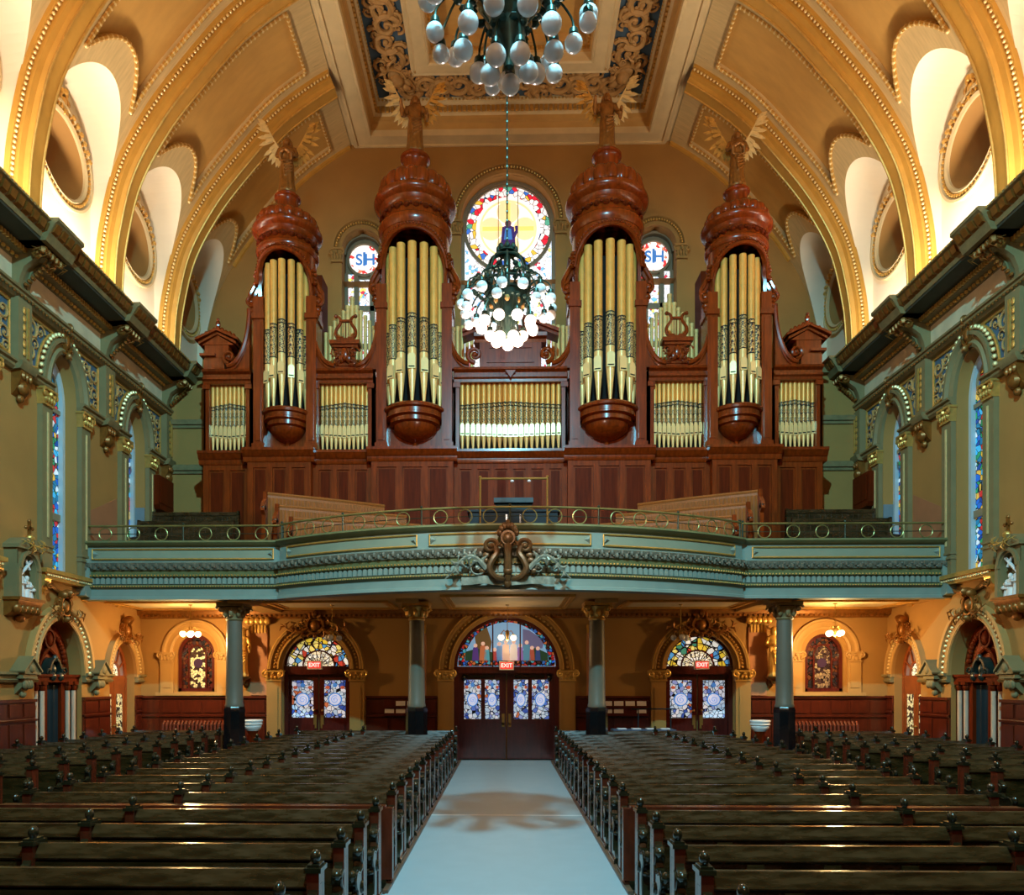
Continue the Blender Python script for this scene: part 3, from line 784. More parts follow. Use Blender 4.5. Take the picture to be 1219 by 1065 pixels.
w_ = B(xb); robed(w_, u, zc-.42, .5, -.40, .62); w_.build('blue_mantle', E_blue, g)
w_ = B(xb); disc(w_, u, zc+.17, .12, -.40); w_.build('figure_head', emit('figure_head_glass', (120,84,96), .5), g)
for q in (-1, 1):
    w_ = B(xb)
    pts = [(u+q*1.58, 12.0), (u+q*.8, 12.0), (u+q*.8, zc-1.45), (u+q*1.25, zc-1.1), (u+q*1.58, zc-.55)]
    w_.prism([(p[0], -.46, p[1]) for p in pts], (0, .015, 0)); w_.build('side_pane', G_pale, g)
w_ = B(xb); w_.box(u-.68, u+.68, -.46, -.445, 12.0, zc-1.66); w_.build('middle_pane', G_pale, g)
f = B(xb)
ring(f, u, zc, r-.02, r+.1, -.46, 56, t=.1)
for q in (-1, 1): f.box(u+q*.74-.06, u+q*.74+.06, -.46, -.36, 11.5, zc-1.38); f.box(u+q*1.66-.06, u+q*1.66+.06, -.46, -.3, 11.5, 19.1)
f.box(u-1.7, u+1.7, -.46, -.38, 14.4, 14.52)
f.arch(u, 19.1, 1.62, 1.62, [(0,-.46),(0,-.3),(.1,-.3),(.1,-.46)], 44)
for q in (-.36, .36): f.box(u+q-.012, u+q+.012, -.44, -.40, zc-1.4, zc+1.4)
f.build('window_frame', M['frame'], g)
w_ = B(xb); w_.box(u-1.75, u+1.75, -.52, -.5, 11.4, 20.9); w_.build('backing_pane', emit('sky_behind_glass', (215,225,240), .8), g)
# two lesser windows with roundels
for i, (u, hw, zb, zs, ri) in enumerate([WIN[0], WIN[2]]):
    g = structure('window_%d' % (11+i))
    zc = 18.02
    w_ = B(xb); disc(w_, u, zc, .42, -.46); w_.build('pane', E_white, g)
    w_ = B(xb); ring(w_, u, zc, .38, .56, -.455, 36); w_.build('border_pane', glass('small_roundel_border', [(255,240,232),(230,60,60),(255,245,235),(220,120,90)], 9, 1.2, .02, [5,2,4,1]) if i == 0 else bpy.data.materials['small_roundel_border'], g)
    for (ch, du, sz) in (('S', -.2, .5), ('H', .2, .5), ('I', 0., .62)):
        lettering('monogram_letter', ch, sz*1.15, E_blue, g, (u+du, YU+.43-.02*(ch == 'I'), zc), .006, .012)
    w_ = B(xb)
    for k, du in enumerate((-.5, 0, .5)):
        ww = .1 if k != 1 else .19
        for z0, z1 in ((16.3, 17.3 if k == 1 else 17.5), (14.9, 16.1), (13.5, 14.7), (12.0, 13.3)):
            w_.box(u+du-ww, u+du+ww, -.46, -.45, z0, z1)
    w_.build('light_pane', G_pale, g)
    f = B(xb)
    pr = [(-.06,-.46),(-.06,-.36),(.08,-.36),(.08,-.46)]
    ring(f, u, zc, .55, .64, -.46, 40, t=.1)
    f.arch(u, zs, .66, .66, [(0,-.46),(0,-.3),(.1,-.3),(.1,-.46)], 30)
    sp = B(xb)
    for du in (-.68, -.3, .3, .68): f.box(u+du-.08, u+du+.08, -.47, -.37, 11.5, 17.5)
    for z in (16.1, 14.7, 13.3): f.box(u-.7, u+.7, -.47, -.37, z, z+.2)
    pts = [(u-.7, 17.3), (u+.7, 17.3), (u+.7, 18.1)]+[(u+.7*cos(t*PI/12), 18.1+.7*sin(t*PI/12)) for t in range(1, 12)]+[(u-.7, 18.1)]
    f.prism([(p[0], -.49, p[1]) for p in pts], (0, .02, 0))
    f.build('window_frame', M['frame'], g)

# piers closing the aisles beside the organ
for s in (-1, 1):
    pb = B(); x0, x1 = sorted((s*11.8, s*8.4))
    pb.box(x0, x1, 24.1, 26.95, 4.6, 12.5)
    o = pb.build('wall_pier_'+('left' if s < 0 else 'right'), M['wall']); o['kind'] = 'structure'
    t = B(); 
    for z, h in ((10.8, .16), (9.3, .18)):
        t.box(x0, x1, 23.98, 24.1, z, z+h); t.box(x0, x1, 24.04, 24.1, z-.1, z)
    t.box(x0, x1, 23.9, 24.1, 12.3, 12.56)
    t.build('string_course', M['cornice'], o)

# ------------------------------------------------------------ floor
f = B(); f.box(-11.9, 11.9, -5, 22.9, -.2, 0); o = f.build('floor', M['floor']); o['kind'] = 'structure'
f = B(); f.box(-6.2, -1.5, -1, 8.2, -.05, .004); f.build('pale_floor_area', M['carpet'], o)
f = B(); f.box(1.22, 5.9, -1, 8.2, -.05, .004); f.build('pale_floor_area', M['carpet'], o)
f = B(); f.box(-1.5, 1.22, -1, 22.3, 0, .012)
r_ = f.build('aisle_runner', M['carpet']); tag(r_, 'pale grey linoleum covering of the central aisle', 'floor covering')
f = B()
for x in (-1.5, 1.22): f.box(x-.03, x+.03, 8.2, 22.0, .0, .05)
f.build('edge_strip', M['edge'], r_)
f = B(); f.box(-1.5, 1.22, 13.05, 13.09, .012, .016); f.build('joint_strip', M['white'], r_)
# wall behind the camera
f = B(); f.box(-11.9, 11.9, -5.3, -5, 0, 24); o = f.build('wall_front', M['wall']); o['kind'] = 'structure'
# ============================================================ WALL UNDER THE BALCONY
YB = 22.4
xl = lambda u, d, z: (u, YB-d, z)
CD = (-.12, 1.6, 2.85, 1.5)
SD = [(-5.9, 1.02, 2.87, .95), (5.7, 1.02, 2.87, .95)]
BW = [(-9.6, .57, 2.08, 3.22, .6), (9.42, .57, 2.08, 3.22, .6)]
b = B(xl)
wallband(b, -11.32, 11.32, 0, 4.62, [(CD[0], CD[1], 0, CD[2], CD[3])]+[(u, h, 0, z, r) for u, h, z, r in SD]+BW, .4)
b.box(-11.32, 11.32, -.5, -.45, 0, 4.62)
WB = b.build('wall_back_lower', M['wall']); WB['kind'] = 'structure'
ab = B(xl); bb = B(xl); pl = B(xl); cp = B(xl); ct_ = B(xl); gl = B(xl)
for u, hw, zs, ri in [CD]+SD:
    big = hw > 1.3
    pr = [(o*1.22, d) for o, d in ARCH]
    ab.arch(u, zs-.1, hw, ri+.1, pr, 40)
    for o in (.1, .4): gl.arch(u, zs-.1, hw+o, ri+.1+o, [(0,.1),(.0,.17),(.035,.17),(.035,.1)], 40)
    for k in range(40):
        a = PI*(k+.5)/40; bb.ball((u+(hw+.24)*cos(a), .1, zs-.1+(ri+.34)*sin(a)), .04, 6, 4)
    for q in (-1, 1):
        c = u+q*(hw+.24)
        pl.box(c-.22, c+.22, 0, .16, 0, 2.45); pl.box(c-.26, c+.26, 0, .2, 0, .3)
        pl.box(c-.12, c+.12, .16, .18, .5, 2.2)
        capital(cp, c, 2.4, 2.72, .5, .2)
    if not big:
        cartouche(ct_, u, 4.08, 1.0, .8, .3)
        for q in (-1, 1): leafspray(ct_, u+q*.2, 4.0, .85, q, .2, 8, -.3, .25)
ab.build('door_arch', M['wall'], WB); bb.build('bead_moulding', M['gold'], WB); pl.build('pilaster', M['wall'], WB); cp.build('capital', M['gold'], WB); ct_.build('cartouche', M['darkgold'], WB); gl.build('gilt_line', M['gold'], WB)
# broad flat pilasters with gilt heads and the cornice under the balcony
pl = B(xl); cp = B(xl); cn = B(xl)
for c in (-7.66, 7.42):
    pl.box(c-.27, c+.27, 0, .06, 1.97, 4.0)
    for k in range(5): cp.box(c-.22+.1*k, c-.16+.1*k, .06, .09, 3.86, 4.1)
    cp.box(c-.34, c+.34, 0, .16, 4.12, 4.36)
    for k in range(5): cp.ball((c-.3+.15*k, .17, 4.22), (.1,.08,.12), 8, 5)
for c in (-2.75, 2.5):
    pl.box(c-.2, c+.2, 0, .06, 1.97, 4.0); cp.box(c-.2, c+.2, .0, .09, 3.84, 4.1)
pl.build('flat_pilaster', mat('rose_pilaster_paint', (186,124,82), .6), WB); cp.build('pilaster_head', M['gold'], WB)
cn.prism([(-11.3, d, z) for d, z in [(0,4.3),(.06,4.3),(.1,4.36),(.22,4.4),(.26,4.5),(.26,4.6),(0,4.6)]], (22.6,0,0))
for k in range(150): cn.box(-11.2+.15*k, -11.12+.15*k, .18, .25, 4.34, 4.41)
cn.build('cornice', M['darkgold'], WB)
# wall windows
for i, (u, hw, zb, zs, ri) in enumerate(BW):
    g = structure('window_%d' % (13+i))
    f = B(xl)
    f.arch(u, zs, hw-.1, ri-.1, [(0,-.2),(0,-.06),(.1,-.06),(.1,-.2)], 24)
    for q in (-1, 1): f.box(u+q*(hw-.05)-.05, u+q*(hw-.05)+.05, -.2, -.06, zb, zs)
    f.box(u-hw, u+hw, -.2, -.06, zb, zb+.1)
    f.arch(u, zs-.05, .24, .3, [(0,-.2),(0,-.1),(.05,-.1),(.05,-.2)], 20)
    for q in (-1, 1): f.box(u+q*.265-.025, u+q*.265+.025, -.2, -.1, zb, zs-.05)
    f.build('window_frame', M['doorwood'], g)
    p = B(xl); pane(p, archpoly(u, hw-.02, zb, zs, ri-.02), -.22); p.build('border_pane', G_dark, g)
    p = B(xl); pane(p, archpoly(u, .25, zb+.12, zs-.05, .3), -.19); p.build('lattice_pane', G_lattice if i == 0 else glass('dim_lattice_glass', [(170,150,120),(60,44,48),(150,130,110),(80,60,60)], 13, .12, .05), g)
    p = B(xl); disc(p, u, 2.95, .14, -.165, 20); p.build('medallion_pane', emit('violet_medallion', (70,50,80), .15), g)
    a2 = B(xl)
    a2.arch(u, 3.26, hw+.14, ri+.1, [(0,0),(0,.06),(.06,.09),(.12,.05),(.2,.05),(.24,.1),(.3,.1),(.3,0)], 30)
    for q in (-1, 1):
        c = u+q*(hw+.3); a2.box(c-.2, c+.2, 0, .08, 2.06, 3.0); a2.box(c-.12, c+.12, .08, .1, 2.2, 2.92); capital(a2, c, 2.98, 3.28, .42, .12)
    a2.box(u-1.18, u+1.18, 0, .16, 1.96, 2.06)
    a2.build('window_surround', M['archpaint'], g)
# wainscot
db = B(xl); dp = B(xl)
for a, c in ((-11.3, -7.42), (-4.38, -2.22), (1.98, 4.2), (7.2, 11.3)):
    db.prism([(a, d, z) for d, z in [(0,0),(.06,0),(.06,.14),(.04,.16),(.04,1.86),(.1,1.88),(.1,1.95),(0,1.95)]], (c-a,0,0))
    db.prism([(a, d, z) for d, z in [(0,1.3),(.09,1.32),(.09,1.38),(0,1.4)]], (c-a,0,0))
    n = max(1, round((c-a)/.62))
    for k in range(n):
        q = a+(c-a)*k/n; e = a+(c-a)*(k+1)/n
        dp.box(q+.05, e-.05, .04, .07, 1.44, 1.8); dp.box(q+.05, e-.05, .04, .07, .22, 1.26)
o = db.build('baseboard_back', M['dado']); o['kind'] = 'structure'; dp.build('wainscot_panel', M['dado'], o)

def exit_sign(x, z, y, label):
    t = thing('exit_sign', label, 'exit sign', (x, y, z), 0, 'exit signs over the doors')
    b = B(); b.box(-.22, .22, -.05, .05, -.13, .13); b.build('case', M['paper'], t)
    b = B(); b.box(-.19, .19, -.056, -.05, -.1, .1); b.build('face', emit('exit_red', (225,70,60), .9) if 'exit_red' not in bpy.data.materials else bpy.data.materials['exit_red'], t)
    lettering('lettering', 'EXIT', .165, bpy.data.materials.get('exit_letters') or emit('exit_letters', (255,225,215), 1.1), t, (0, -.062, 0), .004, .003)
exit_sign(-.12, 2.86, 22.1, 'lit red exit sign above the wide central double door')
exit_sign(-5.88, 2.88, 22.1, 'lit red exit sign over the door left of the central entrance')
exit_sign(5.68, 2.88, 22.1, 'lit red exit sign over the door right of the central entrance')

def oval_pane(x0, x1, z0, z1, d, par, seed):
    """leaded door pane with an oval medallion"""
    u, z = (x0+x1)/2, (z0+z1)/2; w, h = (x1-x0)/2, (z1-z0)/2
    p = B(xl); p.box(x0, x1, d, d+.015, z0, z1); o = p.build('leaded_pane', G_door, par)
    p = B(xl); disc(p, u, z-h*.02, w*.66, d+.02, 28, .01, h*.36); p.build('oval_rim', E_blue, o)
    p = B(xl); disc(p, u, z-h*.02, w*.54, d+.03, 28, .01, h*.3); p.build('oval_medallion', E_oval, o)
    p = B(xl)
    for q in (-1, 1):
        p.ball((u+q*w*.7, d+.02, z+h*.62), (w*.22,.015,h*.09), 8, 5)
    p.build('amber_flower', bpy.data.materials.get('amber_flower_glass') or emit('amber_flower_glass', (205,100,70), .5), o)
    p = B(xl); p.ball((u, d+.02, z+h*.75), (w*.22,.015,h*.12), 8, 5); p.tube(spiral(u, z-.02, w*.4, 1, 1.6, seed, 20, d+.045), .008, 5); p.build('blue_motif', E_blue, o)

# central double door
D1 = structure('door_1')
u, hw, zs, ri = CD
f = B(xl)
f.arch(u, zs, hw-.1, ri-.1, [(0,-.35),(0,-.14),(.1,-.14),(.1,-.35)], 40)
f.box(u-hw, u+hw, -.35, -.08, 2.64, 2.78); f.box(u-hw, u+hw, -.35, -.04, 2.78, 2.84)
for q in (-1, 1): f.box(u+q*(hw-.08)-.08, u+q*(hw-.08)+.08, -.35, -.1, 0, 2.66)
f.build('door_frame', M['doorwood'], D1)
p = B(xl); pane(p, archpoly(u, hw-.1, 2.84, zs+.02, ri-.1), -.3); o = p.build('fanlight', E_sky, D1)
p = B(xl); ring(p, u, zs+.05, 1.3, 1.48, -.28, 48, 0, PI); p.box(u-1.48, u+1.48, -.28, -.265, 2.86, 3.02); p.build('jewelled_border', glass('jewel_border_glass', [(190,50,50),(60,110,190),(80,170,190),(70,40,36),(200,110,60)], 11, .5, .1), o)
p = B(xl); p.prism([(x, -.275, z) for x, z in [(u-1.28,3.02),(u-1.26,3.3),(u-.9,3.4),(u-.5,3.3),(u-.1,3.2),(u+.3,3.28),(u+.9,3.42),(u+1.26,3.25),(u+1.28,3.02)]], (0,.01,0)); p.build('ground_pane', E_green, o)
p = B(xl); p.prism([(x, -.278, z) for x, z in [(u-.9,3.3),(u-1.0,3.9),(u-.6,4.05),(u-.45,3.6),(u-.5,3.3)]], (0,.01,0)); p.build('tree_pane', emit('olive_lit_glass', (120,96,60), .35), o)
p = B(xl); p.prism([(u+.5,-.278,3.4),(u+1.1,-.278,3.4),(u+1.15,-.278,3.65),(u+.7,-.278,3.95),(u+.5,-.278,4.0)], (0,.01,0)); p.build('cloud_pane', emit('violet_grey_lit_glass', (120,120,165), .35), o)
fig = [(-.95,.5,(92,64,140)),(-.72,.56,(200,120,80)),(-.6,.42,(90,170,190)),(-.22,.55,(80,140,200)),(-.02,.62,(235,190,170)),(.22,.62,(245,225,215)),(.42,.5,(150,110,180)),(.62,.6,(90,150,180)),(.78,.42,(180,90,70)),(.96,.4,(60,80,140)),(-.36,.36,(180,60,60))]
for x, h, c in fig:
    p = B(xl); robed(p, u+x, 3.03, h, -.262, .42); o2 = p.build('robed_figure', emit('robe_glass_%d' % (abs(int(x*100))+(500 if x < 0 else 0)), c, .45), o)
    p = B(xl); disc(p, u+x, 3.03+h*.92, .06, -.255, 12); p.build('figure_head', E_skin, o2)
p = B(xl)
for q in (-.42, .42): p.box(u+q-.02, u+q+.02, -.28, -.23, 2.84, 4.3)
p.build('fanlight_bar', M['doorwood'], D1)
for q in (-1, 1):
    lf = B(xl); c = u+q*.75; x0, x1 = c-.73, c+.73
    pb = sorted([(u+q*.22, u+q*.66), (u+q*.78, u+q*1.3)]) if q > 0 else [(u-1.3, u-.78), (u-.66, u-.22)]
    pb = [tuple(sorted(t)) for t in pb]
    lf.box(x0, x1, -.32, -.26, .02, 1.22); lf.box(x0, x1, -.32, -.26, 2.46, 2.64)
    xs_ = [x0]+[e for t in pb for e in t]+[x1]
    for a, e in zip(xs_[::2], xs_[1::2]): lf.box(a, e, -.32, -.26, 1.22, 2.46)
    lf.box(x0+.14, x1-.14, -.26, -.235, .2, 1.0)
    lf.box(x0+.2, x1-.2, -.235, -.22, .26, .94)
    lf.box(x0, x1, -.26, -.24, 1.06, 1.12)
    o = lf.build('door_leaf', M['doorwood'], D1)
    for k, (a, e) in enumerate(pb): oval_pane(a, e, 1.24, 2.44, -.3, o, k+q)
    h = B(xl); h.box(u+q*.1-.04, u+q*.1+.04, -.26, -.24, 1.0, 1.4); h.build('push_plate', M['brass'], o)
    h = B(xl); h.box(c-.5, c+.4, -.26, -.18, 2.5, 2.58); h.ball((c+q*.55, -.17, 2.5), (.08,.08,.1), 10, 6); h.build('door_closer', M['black'], o)
# side doors
for i, (u, hw, zs, ri) in enumerate(SD):
    g = structure('door_%d' % (2+i))
    f = B(xl)
    f.arch(u, zs, hw-.08, ri-.08, [(0,-.35),(0,-.12),(.08,-.12),(.08,-.35)], 32)
    f.box(u-hw, u+hw, -.35, -.08, 2.6, 2.86)
    for q in (-1, 1): f.box(u+q*(hw-.06)-.06, u+q*(hw-.06)+.06, -.35, -.12, 0, 2.62)
    f.build('door_frame', M['doorwood'], g)
    p = B(xl); pane(p, archpoly(u, hw-.08, 2.86, zs+.02, ri-.08), -.31); o = p.build('fanlight', G_fan, g)
    p = B(xl); pane(p, archpoly(u, .48, 2.86, zs+.02, .46), -.29); p.build('fanlight_centre', G_fanc, o)
    p = B(xl)
    for k in range(1, 6): a = PI*k/6; p.tube([(u+.5*cos(a), -.27, zs+.48*sin(a)), (u+.92*cos(a), -.27, zs+.85*sin(a))], .018, 6)
    for k in range(1, 9): a = PI*k/9; p.tube([(u+.16*cos(a), -.27, zs+.15*sin(a)), (u+.48*cos(a), -.27, zs+.46*sin(a))], .014, 6)
    p.arch(u, zs, .46, .44, [(0,-.29),(0,-.25),(.05,-.25),(.05,-.29)], 24)
    p.arch(u, zs, .74, .68, [(0,-.29),(0,-.26),(.02,-.26),(.02,-.29)], 24)
    p.build('fanlight_bar', M['doorwood'], o)
    for q in (-1, 1):
        lf = B(xl); c = u+q*.46; x0, x1 = c-.44, c+.44; a, e = u+q*.5-.33, u+q*.5+.33
        lf.box(x0, x1, -.32, -.26, .02, 1.26); lf.box(x0, x1, -.32, -.26, 2.44, 2.6); lf.box(x0, a, -.32, -.26, 1.26, 2.44); lf.box(e, x1, -.32, -.26, 1.26, 2.44)
        lf.box(x0+.1, x1-.1, -.26, -.235, .2, 1.06)
        o = lf.build('door_leaf', M['doorwood'], g)
        oval_pane(a, e, 1.28, 2.42, -.3, o, i*2+q)
        h = B(xl); h.box(u+q*.11-.05, u+q*.11+.05, -.26, -.24, .95, 1.36); h.build('push_plate', M['brass'], o)
        h = B(xl); h.ball((u+q*.12, -.22, 1.5), .04, 8, 6); h.build('door_knob', M['brass'], o)

# ============================================================ BALCONY
BAL = thing('balcony', 'pale green organ balcony with bowed panelled front on four columns', 'balcony', (0, 19.3, 4.5))
def gxf(p): return p
GR, GYC, GA = 10.65, 28.0, .598
def gsec(which):
    """plan points of the front with outward directions"""
    if which == 'l': return [((-11.3+5.32*k/10, 19.3), (0, -1)) for k in range(11)]
    if which == 'r': return [((11.3-5.32*k/10, 19.3), (0, -1)) for k in range(10, -1, -1)]
    return [((-.05+GR*sin(t), GYC-GR*cos(t)), (sin(t), -cos(t))) for t in [-GA+2*GA*k/48 for k in range(49)]]
def gsweep(b, prof):
    for w in 'lcr':
        b.strip([[(p[0]+n[0]*d, p[1]+n[1]*d, z) for d, z in prof] for p, n in gsec(w)])
def galong(step, d, z, w='lcr'):
    for q in w:
        S = gsec(q)
        P = [Vector((p[0]+n[0]*d, p[1]+n[1]*d, z)) for p, n in S]
        for pt in along(P, step):
            if q == 'c':
                a = math.atan2(pt[0]+.05, GYC-pt[1]); yield Vector(pt), a
            else: yield Vector(pt), 0.
def gadd(o): # keep world placement under the balcony's empty
    o.location = (-BAL.location[0], -BAL.location[1], -BAL.location[2]); return o
def gbuild(b, name, m, par=None):
    o = b.build(name, m, par or BAL)
    if par is None: gadd(o)
    return o
b = B(); gsweep(b, [(-.16,5.2),(-.16,6.07),(.13,6.07),(.15,6.02),(.1,5.97),(.04,5.93),(0,5.92)]); gbuild(b, 'cap_rail', M['galcap'])
b = B(); gsweep(b, [(0,5.92),(0,5.54),(.04,5.53),(.1,5.5)]); gbuild(b, 'parapet', M['gal'])
b = B(); gsweep(b, [(.1,5.5),(.13,5.48),(.1,5.3),(.06,5.28)])
for i, (p, a) in enumerate(galong(.125, .12, 5.39)):
    b.ball((p.x, p.y, p.z+.03*(-1)**i), (.055,.05,.07), 6, 4); b.ball((p.x+.04, p.y, p.z-.04*(-1)**i), (.03,.05,.03), 5, 3)
gbuild(b, 'scroll_band', M['galdark'])
b = B(); gsweep(b, [(.06,5.28),(.05,5.2),(.09,5.19),(.09,5.13),(.02,5.12)]); gbuild(b, 'fillet', M['galcap'])
b = B()
for p, a in galong(.085, .1, 5.16): b.ball(p, .026, 5, 3)
for p, a in galong(.07, .115, 4.87): b.ball(p, .02, 5, 3)
gbuild(b, 'gilt_bead', M['gold'])['kind'] = 'stuff'
b = B(); gsweep(b, [(.02,5.12),(.02,4.92)]); gbuild(b, 'arcade_ground', M['galdark'])
b = B()
for p, a in galong(.14, .0, 0):
    t = Vector((cos(a), sin(a), 0)); n = Vector((sin(a), -cos(a), 0))
    pts = [(-.05,4.94),(.05,4.94),(.05,5.06)]+[(.05*cos(PI*k/6), 5.06+.045*sin(PI*k/6)) for k in range(1, 6)]+[(-.05,5.06)]
    b.prism([tuple(p+t*x+n*.02+Vector((0,0,z))) for x, z in pts], tuple(n*.05))
gbuild(b, 'arcade', M['gal'])['kind'] = 'stuff'
b = B(); gsweep(b, [(.02,4.92),(.1,4.91),(.12,4.86),(.07,4.82),(.04,4.8)]); gbuild(b, 'lower_moulding', M['galcap'])
b = B(); gsweep(b, [(.04,4.8),(.04,4.62),(.08,4.6),(.09,4.53),(-.3,4.53)])
for s in (-1, 1): b.prism([(s*11.3,19.32,4.55),(s*11.3,19.0,4.62),(s*11.3,18.98,4.85),(s*11.3,19.16,4.95),(s*11.3,19.2,5.6),(s*11.3,19.32,5.6)], (-s*.24,0,0))
gbuild(b, 'fascia', M['gal'])
# panels with pyramid ends
def panel(fa, fb, w):
    S = gsec(w); n = 24
    def at(t, d, z):
        k = (fa+(fb-fa)*t)*(len(S)-1); i = min(int(k), len(S)-2); q = k-i
        p = Vector(S[i][0]).lerp(Vector(S[i+1][0]), q); m = Vector(S[i][1]).lerp(Vector(S[i+1][1]), q)
        return (p.x+m.x*d, p.y+m.y*d, z)
    f = B(); z0, z1 = 5.6, 5.86
    f.strip([[at(i/n, .004, z0), at(i/n, .016, z0), at(i/n, .016, z1), at(i/n, .004, z1)] for i in range(n+1)])
    o = gbuild(f, 'parapet_panel', M['galpanel'])
    f = B()
    loop = [at(i/n, .03, z0) for i in range(n+1)]+[at(1-i/n, .03, z1) for i in range(n+1)]
    f.tube(loop, .024, 6, True); f.build('gilt_frame', M['gold'], o)
    e = .16/abs(fb-fa)/(5.3 if w != 'c' else 12.7)
    for s0, s1 in ((0, e), (1, 1-e)):
        f = B(); f.add([at(s0, .02, z0+.03), at(s0, .02, z1-.03), at(s1, .02, (z0+z1)/2), at((s0*2+s1)/3, .09, (z0+z1)/2)], [(0,1,3),(1,2,3),(2,0,3)])
        f.build('panel_pyramid', M['gal'], o)
panel(.05, .95, 'l'); panel(.05, .95, 'r'); panel(.025, .325, 'c'); panel(.35, .65, 'c'); panel(.675, .975, 'c')
# floor, soffit, coffers
sf = B()
fr_ = [p for w in 'lcr' for p, n in gsec(w)]
sf.prism([(x, y+.1, 4.56) for x, y in fr_]+[(11.3, 22.6, 4.56), (-11.3, 22.6, 4.56)], (0, 0, .5))
gbuild(sf, 'soffit', M['soffit'])
sf = B(); sf.prism([(x, y+.1, 5.1) for x, y in fr_]+[(11.3, 26.9, 5.1), (-11.3, 26.9, 5.1)], (0, 0, .1)); gbuild(sf, 'floor_slab', M['floor'])
cf = B(); cl = B(); cdt = B()
for x0, x1, y0, y1 in ((-1.7,1.5,18.6,21.6), (-6.6,-3.4,19.9,21.6), (3.2,6.4,19.9,21.6), (-10.9,-7.9,19.9,21.7), (7.7,10.7,19.9,21.7)):
    cl = B(); cl.box(x0, x1, y0, y1, 4.545, 4.565); gbuild(cl, 'soffit_panel', M['coffer_cream']); cf = B()
    for k, (e, z) in enumerate(((0, 4.5), (.12, 4.53))):
        cf.box(x0-.1+e, x1+.1-e, y0-.1+e, y0+.0+e, z, 4.57); cf.box(x0-.1+e, x1+.1-e, y1-e, y1+.1-e, z, 4.57)
        cf.box(x0-.1+e, x0+e, y0+e, y1-e, z, 4.57); cf.box(x1-e, x1+.1-e, y0+e, y1-e, z, 4.57)
    gbuild(cf, 'soffit_moulding', M['gold'])
for x in (-7.2, -2.75, 2.5, 7.0): cf = B(); cf.box(x-.3, x+.3, 19.4, 22.2, 4.46, 4.57); gbuild(cf, 'soffit_beam', M['soffit'])

# crest on the front
cx = lambda u, d, z: (-.1+u, 17.24-d, z)
c = B(cx)
for s in (-1, 1):
    p = [(s*.1,.12,4.75),(s*.3,.2,4.8),(s*.42,.22,4.98),(s*.36,.22,5.18),(s*.26,.2,5.35),(s*.3,.2,5.5)]
    c.tube(_cr(p, 5), .075, 8)
    c.tube(spiral(s*.4, 5.5, .17, -s, 1.5, PI if s > 0 else 0, 20, .2), [.06-.0015*k for k in range(21)], 7); c.ball((s*.4, .22, 5.5), .07, 8, 6)
    c.tube(spiral(s*.12, 5.55, .08, s, 1.2, 0, 14, .22), .03, 6)
    for k in range(4): c.ball((s*(.5+.03*k), .14, 5.3-.12*k), (.09,.06,.08), 7, 5)
c.tube([(0,.2,4.7),(0,.26,5.0),(0,.26,5.3),(0,.22,5.6)], [.06,.1,.08,.12], 8)
for z, r in ((4.92,.11),(5.05,.07),(5.66,.15)): c.ball((0,.26,z), (r,r*.8,r), 10, 7)
c.arch(0, 5.68, .12, .12, [(0,.16),(0,.32),(.05,.32),(.05,.16)], 20, 0, 2*PI)
for k in range(7):
    a = PI*(k+.5)/7; c.ball((.2*cos(a), .2, 5.76+.22*sin(a)), (.07,.06,.09), 7, 5)
c.ball((0,.2,6.02), (.06,.06,.1), 8, 6); c.ball((0,.16,4.64), (.09,.09,.12), 8, 6)
cr_ = gbuild(c, 'crest', M['bronzegilt'])
for s in (-1, 1):
    c = B(cx); leafspray(c, s*.5, 4.98, .95, s, .18, 9, .5, .18); scroll(c, s*.72, 5.02, .2, s, 0, .16, 5); scroll(c, s*1.05, 5.2, .13, -s, 1, .14, 5)
    c.build('leaf_spray', mat('silvered_leaf', (138,146,130), .4, metal=.3, var=.3, scale=9) if s < 0 else bpy.data.materials['silvered_leaf'], cr_)
c = B(cx)
rows = []
for k in range(25):
    t = -1+k/12.; x = t*1.08; z = 4.74+.05*cos(t*PI*1.0)*(-1 if abs(t) < .55 else .6); d = .1+.06*sin(t*9)
    rows.append([(x,d,z-.09),(x,d+.02,z-.09),(x,d+.02,z+.09),(x,d,z+.09)])
c.strip(rows, cv=True); c.build('ribbon_scroll', bpy.data.materials['silvered_leaf'], cr_)

# railing
RL = thing('balcony_railing', 'iron and brass ring railing along the top of the balcony front', 'railing', (0, 19.3, 6.06))
def rb(b, name, m):
    o = b.build(name, m, RL); o.location = (0, -19.3, -6.06)
for w in 'lcr':
    S = [Vector((p[0]-n[0]*.02, p[1]-n[1]*.02, 0)) for p, n in gsec(w)]
    tot = sum((q-p).length for p, q in zip(S, S[1:]))
    nb = 2 if w != 'c' else 6
    def at(f):
        L = f*tot
        for p, q in zip(S, S[1:]):
            l = (q-p).length
            if L <= l+1e-6: return p+(q-p)*(L/l), (q-p).normalized()
            L -= l
        return S[-1], (S[-1]-S[-2]).normalized()
    b = B(); b.tube([tuple(p+Vector((0,0,6.48))) for p in S], .028, 8); rb(b, 'top_rail', M['railgold'])
    b = B(); b.tube([tuple(p+Vector((0,0,6.27))) for p in S], .011, 6); b.tube([tuple(p+Vector((0,0,6.09))) for p in S], .014, 6); rb(b, 'mid_rail', M['rail'])
    for k in range(nb+1):
        p, t = at(min(max(k/nb, .004), .996))
        b = B(); b.tube([tuple(p+Vector((0,0,z))) for z in (6.06, 6.5)], .022, 8); b.ball(tuple(p+Vector((0,0,6.53))), .035, 8, 6); rb(b, 'post', M['rail'])
        if k < nb:
            for e in (.22, .5, .78):
                p, t = at((k+e)/nb)
                b = B(); b.tube([tuple(p+t*.165*cos(2*PI*j/24)+Vector((0,0,6.27+.165*sin(2*PI*j/24)))) for j in range(24)], .015, 6, True); rb(b, 'ring', M['railgold'])

